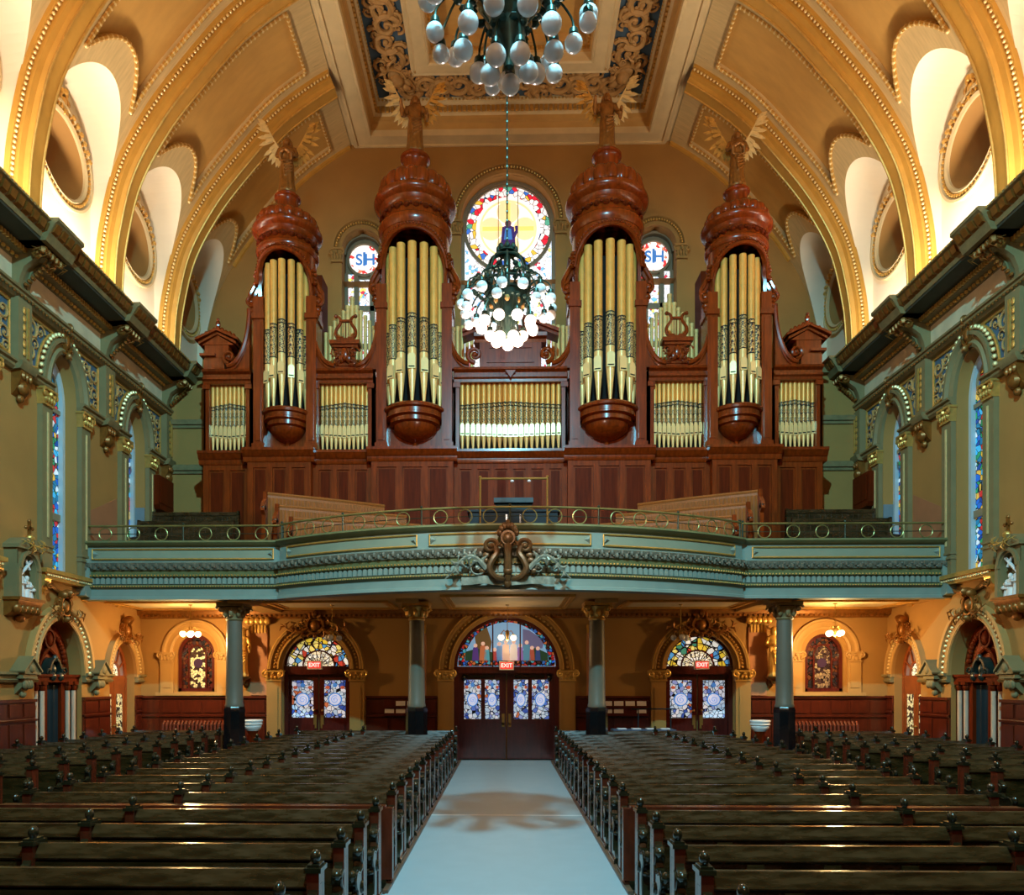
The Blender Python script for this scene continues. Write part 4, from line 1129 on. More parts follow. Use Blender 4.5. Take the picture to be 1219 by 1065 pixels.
# columns
def column(x, label, gilt):
    t = thing('column', label, 'column', (x, 19.9, 0), 0, 'columns under the balcony'); t['kind'] = 'thing'
    b = B(); b.lathe([(.0,0),(.33,0),(.33,.2),(.3,.26),(.29,1.55),(.3,1.62),(.27,1.7),(0,1.7)], n=8); b.build('base', M['black'], t)
    b = B(); b.lathe([(.0,1.69),(.235,1.69),(.25,1.74),(.228,1.8),(.22,2.4),(.2,4.1),(0,4.1)], n=28); b.build('shaft', M['col'], t)
    b = B(); b.lathe([(.0,4.02),(.21,4.02),(.235,4.06),(.21,4.1),(.23,4.2),(.3,4.38),(0,4.38)], n=24); b.box(-.36, .36, -.36, .36, 4.4, 4.5)
    for k in range(8):
        a = 2*PI*k/8; b.ball((.25*cos(a), .25*sin(a), 4.22), (.07,.07,.12), 7, 5)
    for sx in (-1, 1):
        for sy in (-1, 1):
            b.tube([(sx*(.27+.09*cos(q)*(1-q/9)), sy*(.27+.09*cos(q)*(1-q/9)), 4.32+.1*sin(q)*(1-q/9)) for q in [k*.5 for k in range(14)]], .035, 6); b.ball((sx*.27, sy*.27, 4.32), .06, 8, 6)
    b.build('capital', M['gold'] if gilt else M['cornice'], t)
column(-7.5, 'blue lit column with dark capital, left of the left side door', False)
column(-2.55, 'column between the left side door and the central entrance', True)
column(2.3, 'column between the central entrance and the right side door', True)
column(7.3, 'blue lit column with dark capital, right of the right side door', False)
# ============================================================ ORGAN
def wbuild(b, name, m, root, par=None):
    o = b.build(name, m, par or root)
    if par is None: o.location = (-root.location[0], -root.location[1], -root.location[2])
    return o
ORG = thing('pipe_organ', 'great mahogany pipe organ with four round towers of gilded pipes', 'organ', (0, 23.2, 5.2))
YF = 22.55
SEC = [(-1.72,1.72,0,6), (1.72,4.2,1,3), (-4.2,-1.72,1,3), (4.2,6.03,0,3), (-6.03,-4.2,0,3), (6.03,7.96,1,3), (-7.96,-6.03,1,3), (7.96,9.42,0,2), (-9.42,-7.96,0,2)]
for x0, x1, tw, npan in SEC:
    cab = B(); pan = B(); imp = B(); fl = B(); void = B()
    y = YF-.28 if tw else YF
    cab.box(x0, x1, y, 24.05, 5.2, 9.12)
    w = (x1-x0-.16)/npan
    for k in range(npan+1):
        xx = x0+.08+w*k; cab.box(max(x0, xx-.09), min(x1, xx+.09), y-.05, y, 5.2, 9.05)
    cab.box(x0, x1, y-.044, y, 8.86, 9.045); cab.box(x0, x1, y-.044, y, 5.2, 6.1)
    for k in range(npan):
        a = x0+.08+w*k+.09; e = x0+.08+w*(k+1)-.09
        pan = B(); pan.box(a+.05, e-.05, y-.012, y, 6.16, 8.8); wbuild(pan, 'case_panel', M['mahog_dark'], ORG)  # darker wood paints in the recess shade of the panels
    e0, e1 = x0-(.12 if tw else 0), x1+(.12 if tw else 0)
    if abs(x0) > 9.4: e0 -= .12
    if abs(x1) > 9.4: e1 += .12
    imp.prism([(e0, y-d, z) for d, z in [(-.3,9.02),(.07,9.02),(.1,9.08),(.1,9.16),(.16,9.2),(.2,9.3),(.24,9.34),(.24,9.42),(-.3,9.44)]], (e1-e0,0,0))
    if not tw:
        # flat: frame, cornice, near-black block painting the shade inside
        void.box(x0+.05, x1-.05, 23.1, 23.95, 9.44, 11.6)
        fl.box(x0, x0+.16, YF, YF+.3, 9.44, 11.6); fl.box(x1-.16, x1, YF, YF+.3, 9.44, 11.6)
        fl.box(x0, x0+.05, YF, 24.0, 9.44, 11.9); fl.box(x1-.05, x1, YF, 24.0, 9.44, 11.9)
        for q in (x0+.08, x1-.08): fl.box(q-.11, q+.11, YF-.04, YF+.02, 11.36, 11.5)
        fl.prism([(x0, YF-d, z) for d, z in [(-1.2,11.52),(.02,11.52),(.03,11.6),(.1,11.64),(.1,11.7),(.03,11.72),(.03,11.8),(.14,11.86),(.16,11.92),(-1.2,11.92)]], (x1-x0,0,0))
    wbuild(cab, 'lower_case', M['mahog_case'], ORG); wbuild(imp, 'impost_cornice', M['mahog'], ORG)
    if not tw: wbuild(fl, 'flat_frame', M['mahog'], ORG); wbuild(void, 'chamber_shade', M['void'], ORG)

def make_pipe(r, fh, b0, b1, h, st, name='pipe'):
    b = B()
    b.mi = 2; b.lathe([(0,0),(r*.3,0),(r*.98,fh-.02),(r,fh),(r,b0)], n=16)
    b.mi = 1; b.lathe([(r,b0),(r,b1)], n=16); b.mi = 3
    for z in (b0, b1-.13, b1-.03): b.lathe([(r,z-.012),(r*1.03,z-.01),(r*1.03,z+.018),(r,z+.02)], n=16)
    b.mi = 0; b.lathe([(r,b1),(r,h),(r*.8,h),(r*.8,h-.1)], n=16)
    p = b.build(name, [M['pipe'], M[st], M['pipefoot'], M['void']], smooth=50)
    m = B(); w = r*.86; mh = max(.28, r*2.6)
    m.prism([(-w,-r*.62,fh-.04),(w,-r*.62,fh-.04),(w,-r*.62,fh+mh),(w*.6,-r*.62,fh+mh+.06),(-w*.6,-r*.62,fh+mh+.06),(-w,-r*.62,fh+mh)], (0,-r*.5,0))
    m.build('pipe_mouth', M['mouth'], p)
    l = B(); l.box(-w*.8, w*.8, -r*1.16, -r*1.0, fh+.0, fh+.035); l.build('mouth_slot', M['void'], p)
    return p
def put(p, x, y, z):
    p.parent = ORG; p.location = (x, y-23.2, z-5.2)
def pipes(proto, pts):
    for i, (x, y, z) in enumerate(pts):
        put(proto if i == 0 else copy_tree(proto, ORG), x, y, z)
# flats: the mouths form a shallow curve, so three sizes are alternated
def flatrow(x0, x1, n, rr):
    w = (x1-x0)/n
    for i in range(n):
        x = x0+w*(i+.5); t = abs((i+.5)/n-.5)*2
        key = (round(rr*1000), i if i < n/2 else n-1-i)
        if key not in FP:
            r = rr*(1.06-.16*t)
            FP[key] = make_pipe(r, .52-.06*(1-t), .78-.03*(1-t), 1.52-.1*t, 2.12, 'stA' if (i+(rr > .08)) % 2 else 'stB', 'flat_pipe'); p = FP[key]
        else: p = copy_tree(FP[key], ORG)
        put(p, x, YF+.2, 9.46)
FP = {}
flatrow(-1.56, 1.56, 19, .0795)
for s in (-1, 1):
    a, c = sorted((s*4.36, s*5.87)); flatrow(a, c, 11, .0665)
    a, c = sorted((s*8.08, s*9.28)); flatrow(a, c, 9, .064)

# towers
ZO = [9.0, 10.6, 13.8, 15.4, 15.5, 15.73, 15.97, 16.42, 16.75, 17.1, 19]
ZA = [9.0, 10.6, 13.7, 15.27, 15.37, 15.6, 15.84, 16.27, 16.62, 17.33, 19]
ZI = [9.0, 10.66, 14.0, 15.75, 15.97, 16.27, 16.57, 17.1, 17.64, 18.5, 20.2]
def tower(xc, big):
    ZZ = ZI if big else ZA
    zm = lambda z: next(ZZ[i]+(ZZ[i+1]-ZZ[i])*(z-ZO[i])/(ZO[i+1]-ZO[i]) for i in range(10) if z <= ZO[i+1])
    Rr = 1.04 if big else .87
    yc = 22.66
    t = B()
    hp = 1.15 if big else .96
    # posts
    for s in (-1, 1):
        x0, x1 = sorted((xc+s*hp, xc+s*(hp-.31)))
        t.box(x0, x1, YF-.22, YF+.5, 9.44, zm(14.2)); t.box(x0+.07, x1-.07, YF-.25, YF-.2, 9.7, zm(13.4))
        t.box(x0-.04, x1+.04, YF-.27, YF+.5, zm(13.5), zm(13.66)); t.box(x0-.04, x1+.04, YF-.26, YF+.4, 9.44, 9.62)
        t.box(x0, x1, YF+.4, 23.9, 9.44, zm(14.6)) if False else None
    wbuild(t, 'tower_post', M['mahog'], ORG)
    t = B(); t.box(xc-hp+.02, xc+hp-.02, 23.15, 23.9, 9.44, zm(15.3)); wbuild(t, 'tower_back', M['mahog_dark'], ORG)
    t = B(); t.box(xc-hp+.28, xc+hp-.28, 22.9, 23.16, 10.6, zm(15.2)); wbuild(t, 'tower_shade', M['void'], ORG)  # near-black block: shade behind the pipes put into colour
    t = B(); t.box(xc-hp+.28, xc+hp-.28, 22.7, 23.1, 9.44, 10.56); wbuild(t, 'tower_panel', M['mahog'], ORG)
    # drum with arched front
    t = B(); pa = R(72)
    rows = []; edge = []
    for k in range(73):
        ph = -PI+2*PI*k/72
        if abs(ph) < pa: zl_ = 14.35+1.02*sqrt(1-(ph/pa)**2); edge.append((xc+Rr*1.03*sin(ph), yc-Rr*1.03*cos(ph), zm(zl_)))
        else: zl_ = 13.9
        zl_ = zm(zl_)
        x, y = sin(ph), -cos(ph)
        rows.append([(xc+(Rr-.1)*x, yc+(Rr-.1)*y, zl_), (xc+Rr*x, yc+Rr*y, zl_), (xc+Rr*x, yc+Rr*y, zm(15.52)), (xc+(Rr-.1)*x, yc+(Rr-.1)*y, zm(15.52))])
    t.strip(rows)
    t.tube(edge, .05, 7); wbuild(t, 'tower_drum', M['mahog'], ORG)
    t = B(); beads(t, along([(xc+(p[0]-xc)*1.05, yc+(p[1]-yc)*1.05, p[2]+.09) for p in edge], .09), .03, 6, 4); wbuild(t, 'arch_beading', M['mahog'], ORG)
    t = B()
    t.lathe([(Rr*q, zm(z)) for q, z in [(.9,15.45),(1.02,15.46),(1.06,15.5),(1.085,15.56),(1.08,15.63),(1.04,15.67),(.99,15.69),(.965,15.72),(.965,15.95),(.99,15.97),(1.02,16.02),(1.05,16.09),(1.15,16.14),(1.2,16.19),(1.215,16.25),(1.2,16.3),(1.12,16.34),(1.0,16.36),(.9,16.38)]], (xc,yc,0), 48)
    wbuild(t, 'tower_entablature', M['mahog'], ORG)
    t = B()
    for k in range(22):
        a = 2*PI*k/22
        t.ball((xc+Rr*.965*cos(a), yc+Rr*.965*sin(a), zm(15.84)), (.1,.1,.08), 8, 5); a += PI/22; t.ball((xc+Rr*1.01*cos(a), yc+Rr*1.01*sin(a), zm(15.86)), (.05,.05,.05), 6, 4)
    wbuild(t, 'carved_frieze', M['mahog_dark'], ORG)
    t = B()
    t.lathe([(Rr*q, zm(z)) for q, z in [(.8,16.34),(.99,16.36),(1.07,16.41),(1.1,16.49),(1.08,16.59),(1.02,16.67),(.93,16.72),(.8,16.745),(.5,16.755),(.3,16.76)]], (xc,yc,0), 160, mod=lambda a: .87+.13*abs(sin(9*a))**.4)
    wbuild(t, 'gadrooned_crown', M['mahog'], ORG)
    t = B(); q = 1.15 if big else 1.
    t.lathe([(.6*q,zm(16.74)),(.52*q,zm(16.77)),(.36*q,zm(16.8)),(.33*q,zm(16.87)),(.31*q,zm(17.0)),(.35*q,zm(17.03)),(.39*q,zm(17.04)),(.4*q,zm(17.065)),(.34*q,zm(17.075)),(.32*q,zm(17.1)),(0,zm(17.1))], (xc,yc,0), 28)
    wbuild(t, 'statue_pedestal', M['mahog'], ORG)
    # bowl
    q = 1.25 if big else 1.; o = .05 if big else 0
    t = B(); t.lathe([(0,10.62+o),(.74*q,10.62+o),(.78*q,10.57+o),(.77*q,10.5+o),(.7*q,10.47+o),(.7*q,10.36+o),(.72*q,10.34+o),(.72*q,10.3+o),(.63*q,10.26+o),(.63*q,10.14+o),(.54*q,10.1+o),(.52*q,10.02),(.43*q,9.9),(.3*q,9.8),(.17*q,9.74),(.08*q,9.71),(.05,9.68),(.11,9.6),(.1,9.54),(0,9.44)], (xc,yc,0), 40)
    wbuild(t, 'tower_bowl', M['mahog'], ORG)
    # side scroll brackets
    for s in (-1, 1):
        t = B()
        p = [(xc+s*Rr*k, 22.5, zm(z)) for k, z in [(.98,15.1),(1.0,14.95),(1.04,14.75),(1.18,14.5),(1.28,14.3),(1.25,14.05),(1.12,13.9)]]
        p2 = _cr(p, 4); t.tube(p2, [.07]*len(p2), 8)
        t.tube([(a[0]-s*.1, a[1]+.1, a[2]) for a in p2], [.09]*len(p2), 8)
        t.tube(spiral(xc+s*Rr*1.17, zm(14.05), .17, -s, 1.4, PI/2, 18, 22.38), .05, 6); t.ball((xc+s*Rr*1.17, 22.38, zm(14.05)), .08, 8, 6)
        for k in range(4): t.ball((xc+s*Rr*(1.14-.03*k), 22.42, zm(13.8)-.12*k), (.12-.015*k,.1,.1), 8, 5)
        for k in range(4): t.ball((xc+s*Rr*(1.0+.04*(k%2)), 22.42, zm(15.0)-.12*k), (.09,.09,.07), 8, 5)
        wbuild(t, 'scroll_bracket', M['mahog'], ORG)
    # pipes
    rp = .78 if big else .61; r = .128 if big else .104
    for k in range(7):
        ph = R(-78+26*k)
        tt = abs(k-3)
        key = ('t', big, tt)
        if key not in FP:
            FP[key] = make_pipe(r*(1.04-.03*tt), 1.0-.14*tt*(.6), 1.62-.12*tt, 2.62-.1*tt, (4.74 if big else 4.42), 'stB' if tt % 2 else 'stA', 'tower_pipe'); p = FP[key]
        else: p = copy_tree(FP[key], ORG)
        put(p, xc+rp*sin(ph), yc-rp*cos(ph), (10.66 if big else 10.61)); p.rotation_euler = (0, 0, ph*.6)
TW = [(-6.86, False), (-2.92, True), (2.94, True), (6.88, False)]
for xc, big in TW: tower(xc, big)

# scrolled top work between the towers
def spandrel(b, xa, za, xb_, zb, y0=YF-.1, y1=YF+.12, zf=11.9):
    """solid board under a quarter curve running from (xa,za) down to (xb,zb)"""
    cur = [(xa+(xb_-xa)*(1-cos(t)), zb+(za-zb)*(1-sin(t))) for t in [PI/2*k/14 for k in range(15)]]
    b.prism([(x, y0, z) for x, z in cur]+[(xb_, y0, zf), (xa, y0, zf)], (0, y1-y0, 0))
    b.tube([(x, y0-.02, z) for x, z in cur], .07, 7); b.tube([(x+(.1 if xb_ > xa else -.1)*0, y0-.03, z-.16) for x, z in cur[3:]], .03, 6)
for s in (-1, 1):
    xc = s*5.03
    b = B()
    spandrel(b, s*4.06, 13.3, s*4.7, 12.02); spandrel(b, s*6.02, 13.3, s*5.36, 12.02)
    b.box(xc-.36, xc+.36, YF-.1, YF+.2, 11.9, 12.1)
    wbuild(b, 'scroll_board', M['mahog'], ORG)
    b = B(lambda u, d, z, xc=xc: (xc+u, YF-.12-d, z))
    b.box(-.3, .3, -.2, .02, 12.0, 12.6); b.box(-.46, .46, -.25, .14, 12.62, 12.74); b.box(-.4, .4, -.25, .08, 12.54, 12.62)
    for q in (-1, 1):
        scroll(b, q*.3, 12.38, .16, q, 0, .1, 6); scroll(b, q*.2, 12.12, .14, -q, 0, .1, 6)
        b.ball((q*.1,.08,12.2), (.1,.08,.14), 8, 6)
    b.ball((0,.12,12.3), (.12,.1,.2), 8, 6)
    wbuild(b, 'carved_bracket', M['mahog'], ORG)
    b = B(lambda u, d, z, xc=xc: (xc+u, YF-.05-d, z))
    for q in (-1, 1):
        p = _cr([(q*.06,0,12.86),(q*.26,0,12.9),(q*.3,0,13.1),(q*.16,0,13.34),(q*.2,0,13.5),(q*.32,0,13.56)], 5)
        b.tube(p, [.06-.0009*k for k in range(len(p))], 7); b.ball((q*.3,0,13.54), .06, 8, 6)
    b.box(-.2, .2, -.05, .05, 13.36, 13.42); b.box(-.28, .28, -.08, .06, 12.74, 12.86)
    for q in (-.08, 0, .08): b.tube([(q,0,12.86),(q,0,13.38)], .012, 5)
    wbuild(b, 'lyre_finial', M['mahog'], ORG)
b = B()
for s in (-1, 1):
    spandrel(b, s*1.9, 13.35, s*1.25, 12.04)
    q = B()
    b.tube([(p[0], YF-.12, p[2]) for p in spiral(s*1.08, 12.3, .24, s, 1.5, -PI/2, 26, 0)], [.075-.0016*k for k in range(27)], 7)
    b.ball((s*1.08, YF-.12, 12.3), .09, 10, 6)
b.box(-.94, .94, YF-.06, YF+.5, 11.9, 12.72)
for x0, x1, z0, z1 in ((-.72,.72,12.52,12.6),(-.72,.72,12.08,12.16),(-.72,-.64,12.16,12.52),(.64,.72,12.16,12.52)): b.box(x0, x1, YF-.1, YF-.04, z0, z1)
b.prism([(-1.1, YF-d, z) for d, z in [(-.4,12.7),(.06,12.7),(.1,12.78),(.24,12.82),(.26,12.92),(-.4,12.92)]], (2.2,0,0))
b.prism([(-1.0, YF-.02, 12.9),(1.0, YF-.02, 12.9),(.3, YF-.02, 13.25),(-.3, YF-.02, 13.25)], (0,.4,0))
for s in (-1, 1):
    for o_, d in ((0, .16), (.1, .26)):
        b.prism([(s*1.46, YF-d, 12.84+o_),(s*.36, YF-d, 13.26+o_),(s*.36, YF-d, 13.36+o_),(s*1.46, YF-d, 12.94+o_)], (0,.5,0))
b.prism([(-.16, YF-.2, 11.8),(.16, YF-.2, 11.8),(0, YF-.2, 11.58)], (0,.15,0))
wbuild(b, 'centre_pediment', M['mahog'], ORG)
for s in (-1, 1):
    b = B()
    spandrel(b, s*7.98, 13.75, s*8.66, 12.02)
    b.tube([(p[0], YF-.12, p[2]) for p in spiral(s*8.6, 12.3, .2, s, 1.5, -PI/2, 24, 0)], [.06-.0014*k for k in range(25)], 7); b.ball((s*8.6, YF-.12, 12.3), .08, 10, 6)
    x0, x1 = sorted((s*8.78, s*9.42)); b.box(x0, x1, YF-.02, YF+.9, 11.9, 12.3); 
    x0, x1 = sorted((s*8.66, s*9.4)); b.box(x0, x1, YF, YF+.8, 12.3, 12.74)
    x0, x1 = sorted((s*9.05, s*9.52)); b.box(x0, x1, YF-.1, YF+.9, 12.36, 12.44)
    c = s*8.98
    for o_, d, hw in ((0, .08, .58), (.09, .16, .66)):
        b.prism([(c-hw, YF-d, 12.72+o_),(c, YF-d, 13.02+o_),(c+hw, YF-d, 12.72+o_),(c+hw, YF-d, 12.8+o_),(c, YF-d, 13.1+o_),(c-hw, YF-d, 12.8+o_)], (0,.9,0))
    b.prism([(c-.5, YF-.02, 12.72),(c+.5, YF-.02, 12.72),(c, YF-.02, 13.02)], (0,.8,0))
    for k in range(-4, 5): b.ball((c+k*.12, YF, 13.2-.055*abs(k)+.02*(k%2)), (.07,.06,.1), 7, 5)
    b.ball((c, YF, 13.34), (.08,.08,.14), 8, 6); b.ball((c, YF, 13.5), .05, 8, 6)
    wbuild(b, 'gabled_top', M['mahog'], ORG)
# pipes behind the top work
def rear(r, h):
    b = B(); b.lathe([(0,0),(r,0),(r,h-.22),(r*1.15,h-.22),(r*1.15,h-.18),(r,h-.18),(r,h-.1),(r*1.2,h-.1),(r*1.2,h),(r*.7,h)], n=12)
    return b.build('rear_pipe', M['pipefoot'], smooth=50)
for s in (-1, 1):
    for i in range(13):
        t = (i-6)/6; p = rear(.056 if abs(t) > .3 else .07, 1.58+1.0*(1-abs(t))**.9+(.12 if i % 2 == 0 and abs(t) < .3 else 0)); put(p, s*5.03+t*.84, 23.45, 11.9)
    for i in range(5):
        p = rear(.055, 1.8-.02*i); put(p, s*(1.22+.15*i), 23.45, 11.9)
b = B()
for a, c in ((-5.95,-4.1), (4.1,5.95), (-1.9,-1.1), (1.1,1.9)): b.box(a, c, 23.3, 23.6, 11.6, 11.92)
wbuild(b, 'rear_rack', M['mahog_dark'], ORG)

# ============================================================ FIGURES
def figure(name, m, h=1.66, arms='crossed', hood=False, wide=1.):
    """robed standing figure as one continuous surface, facing -y"""
    b = B(); k = h/1.66
    ringz = [(0,.21,.19,0),(.04,.215,.19,0),(.25,.185,.165,0),(.55,.18,.15,0),(.8,.175,.14,.0),(.98,.15,.115,0),(1.12,.16,.12,-.01),(1.26,.185,.12,0),(1.36,.19,.1,.01),(1.405,.12,.075,.01),(1.44,.055,.055,0),(1.5,.05,.05,0)]
    rows = []
    for j in range(40):
        a = 2*PI*j/40
        rows.append([(rx*cos(a)*(1+.07*cos(9*a+z*2)*max(0, 1-z/1.0)), y0+ry*sin(a)*(1+.09*cos(9*a+z*2)*max(0, 1-z/1.0)), z) for z, rx, ry, y0 in ringz])
    b.strip(rows, cu=True); b.add([r[0] for r in rows], [tuple(range(40))])
    b.ball((0,-.01,1.565), (.077,.09,.108), 16, 12)
    b.ball((0,.025,1.6), (.09,.088,.1), 14, 10)
    b.ball((0,-.1,1.555), (.014,.02,.024), 8, 6); b.ball((0,-.085,1.5), (.03,.02,.02), 8, 6)
    for s in (-1, 1): b.ball((s*.03,-.088,1.6), (.02,.012,.01), 8, 5)
    if hood: b.lathe([(.11,1.42),(.125,1.5),(.115,1.62),(.06,1.7),(0,1.71)], (0,.02,0), 20)
    else:
        for s in (-1, 1): b.tube([(s*.08,.03,1.6),(s*.1,.05,1.48),(s*.1,.04,1.36)], [.035,.04,.03], 7)
    for s in (-1, 1):
        if arms == 'crossed': P = [(s*.17,.0,1.34),(s*.24,-.04,1.1),(s*.06,-.19,1.14),(-s*.04,-.19,1.2)]
        elif arms == 'book': P = [(s*.17,.0,1.34),(s*.25,.0,1.08),(s*.1,-.22,1.05),(s*.03,-.24,1.08)]
        else: P = [(s*.17,.0,1.34),(s*.26,-.02,1.1),(s*.3,-.2,1.0 if s > 0 else 1.25),(s*.3,-.27,1.02 if s > 0 else 1.33)]
        p = _cr(P, 5); n = len(p)
        b.tube(p, [.07-.035*(i/(n-1)) for i in range(n)], 8)
        b.ball(p[-1], (.035,.03,.045), 8, 6)
        b.tube([(p[8][0],p[8][1],p[8][2]),(p[8][0]*1.02,p[8][1],p[8][2]-.22)], [.075,.03], 7)
    # mantle folds across the front
    for i in range(5): b.tube([(-.17+.03*i,-.1-.01*i,1.0-.05*i),(-.02,-.18,.86-.11*i),(.17,-.12,.92-.08*i)], .018, 6)
    b.v = [(x*k*wide, y*k*wide, z*k) for x, y, z in b.v]
    tmp = b.build('tmp', m)
    md = tmp.modifiers.new('r', 'REMESH'); md.mode = 'VOXEL'; md.voxel_size = .017*k; md.use_smooth_shade = True
    ms = tmp.modifiers.new('s', 'SMOOTH'); ms.iterations = 2; ms.factor = .5
    dg = bpy.context.evaluated_depsgraph_get()
    me = bpy.data.meshes.new_from_object(tmp.evaluated_get(dg)); me.name = name
    bpy.data.objects.remove(tmp)
    me.materials.clear(); me.materials.append(m)
    for p in me.polygons: p.use_smooth = True
    return me
ME_ANG = figure('angel_body', M['darkgold'], 1.66, 'crossed', wide=1.22)
ME_ANG2 = figure('angel_body_raised', M['darkgold'], 1.72, 'raised', wide=1.25)
def wing(s, spread=.6, rise=2.12):
    b = B()
    n = 13
    base = Vector((s*.07, .12, 1.28)); elbow = Vector((s*spread*.42, .2, 1.52)); tip = Vector((s*spread, .16, rise))
    lead = _cr([tuple(base), tuple(elbow), tuple(tip)], 10)
    b.tube(lead, [.05-.035*i/(len(lead)-1) for i in range(len(lead))], 8)
    for i in range(n):
        p = Vector(lead[3+int(i*(len(lead)-4)/(n-1))])
        f = i/(n-1); L = .34+.18*sin(PI*f); d = Vector((s*(.1+.5*f), .05, -1+1.5*f**1.3)).normalized()
        e = p+d*L; sd = d.cross(Vector((0,1,0)))*(.06-.015*f)
        pts = [tuple(p-sd), tuple(p+d*L*.7-sd*1.1), tuple(e), tuple(p+d*L*.7+sd*1.1), tuple(p+sd)]
        b.prism([(q[0], q[1]+.004*i, q[2]) for q in pts], (0,.022,0))
        p2 = p+d*L*.45
        b.prism([tuple(Vector(q)+Vector((0,-.02,0))) for q in (p-sd, p2-sd, p+d*L*.55, p2+sd, p+sd)], (0,.03,0))
    return b
def angel(x, z, label, me, lean=1):
    t = thing('angel_statue', label, 'statue', (x, 22.6, z), 0, 'gilded angels on the organ towers')
    b = B(); b.lathe([(0,0),(.27,0),(.28,.04),(.22,.09),(0,.09)], n=20); b.build('plinth', M['darkgold'], t)
    o = bpy.data.objects.new('body', me); COL.objects.link(o); o.parent = t; o.location = (0,0,.07)
    for s in (-1, 1):
        w = wing(s, .74 if s*lean < 0 else .66, 2.28 if s*lean < 0 else 2.16).build('wing', M['brightgold'] if s*lean < 0 else M['gold'], t); w.location = (0,0,.05)  # one wing in brighter gilding: a highlight put into its colour
angel(-6.86, 17.33, 'gilded winged angel on the far left organ tower', ME_ANG, 1)
angel(-2.92, 18.5, 'gilded winged angel on the tall tower left of the great window', ME_ANG2, 1)
angel(2.94, 18.5, 'gilded winged angel on the tall tower right of the great window', ME_ANG2, -1)
angel(6.88, 17.33, 'gilded winged angel on the far right organ tower', ME_ANG, -1)

# ============================================================ ON THE BALCONY
ZG = 5.2
t = thing('organ_console', 'dark organ console with slate music desk behind the balcony railing', 'organ console', (0.05, 18.75, ZG))
b = B(); b.box(-1.1, 1.1, -.25, .35, 0, 1.42); b.box(-1.16, 1.16, -.3, .4, 1.42, 1.48); b.build('cabinet', M['slate'], t)
b = B()
for k in range(6):
    x = -.9+.36*k; b.prism([(x,-.26,.8),(x+.16,-.26,1.08),(x+.32,-.26,.8),(x+.16,-.26,.52)], (0,-.02,0))
b.build('diamond_panel', M['black'], t)
b = B(); b.prism([(-.46,.0,1.5),(-.46,.3,1.5),(-.46,.3,1.86),(-.46,.22,1.88)], (.92,0,0)); b.box(-.5,.5,-.02,.26,1.72,1.84); b.build('music_desk', mat('console_desk', (44,72,80), .5, spec=.2), t)
b = B()
for q in (-.18, .16): b.box(q-.02, q+.02, -.5, -.46, .5, 1.3)
b.build('bench_upright', M['black'], t)
t = thing('brass_music_frame', 'thin brass frame with crossbar standing over the organ console', 'frame', (.05, 18.3, ZG))
b = B()
for q in (-.83, .83): b.tube([(q,0,0),(q,0,2.22)], .025, 8); b.ball((q,0,2.24), .04, 8, 6)
b.build('upright', M['brass'], t)
b = B(); b.tube([(-.83,0,2.2),(.83,0,2.2)], .028, 8); b.build('crossbar', M['brass'], t)
for q in (-.04, .38):
    b = B(); b.ball((q,0,2.14), (.05,.05,.03), 8, 6); b.build('lamp', M['globe'], t)
def choir(pts, top, label, s):
    """curved bench front of upright boards with a scrolled end"""
    p0 = pts[0]
    t = thing('choir_bench', label, 'bench', (s*p0[0], p0[1], ZG), 0, 'boarded choir benches in the balcony')
    def o_(b, n, m, par=None):
        o = b.build(n, m, par or t); o.location = (0,0,0) if par else (-t.location[0], -t.location[1], -ZG); return o
    P = _cr([(a, c, 0) for a, c in pts], 8); b = B()
    b.strip([[(s*p[0], p[1]-.03, ZG), (s*p[0], p[1]-.03, top), (s*p[0], p[1]+.04, top), (s*p[0], p[1]+.04, ZG)] for p in P], cv=True)
    bb = B()
    for q in along([(p[0], p[1], 0) for p in P], .1): bb.box(s*q[0]-.04, s*q[0]+.04, q[1]-.05, q[1]-.02, ZG, top-.09)
    o = o_(b, 'bench_back', M['beadboard']); o_(bb, 'board', M['beadboard'], o)
    b = B(); b.tube([(s*p[0], p[1], top+.02) for p in P], .05, 8); o_(b, 'top_rail', M['beadboard'])
    b = B(); x, y = s*p0[0], p0[1]
    pts2 = [(y+.06,ZG),(y+.06,top+.06),(y-.1,top+.06),(y-.12,top-.15),(y-.28,top-.3),(y-.32,top-.5),(y-.2,top-.6),(y-.3,ZG)]
    b.prism([(x-.05, a, z) for a, z in pts2], (.1,0,0))
    o = o_(b, 'bench_end', M['mahog'])
    b = B(); b.ball((x, y-.22, top-.42), (.09,.09,.09), 10, 7); o_(b, 'scroll_knob', M['black'], o)
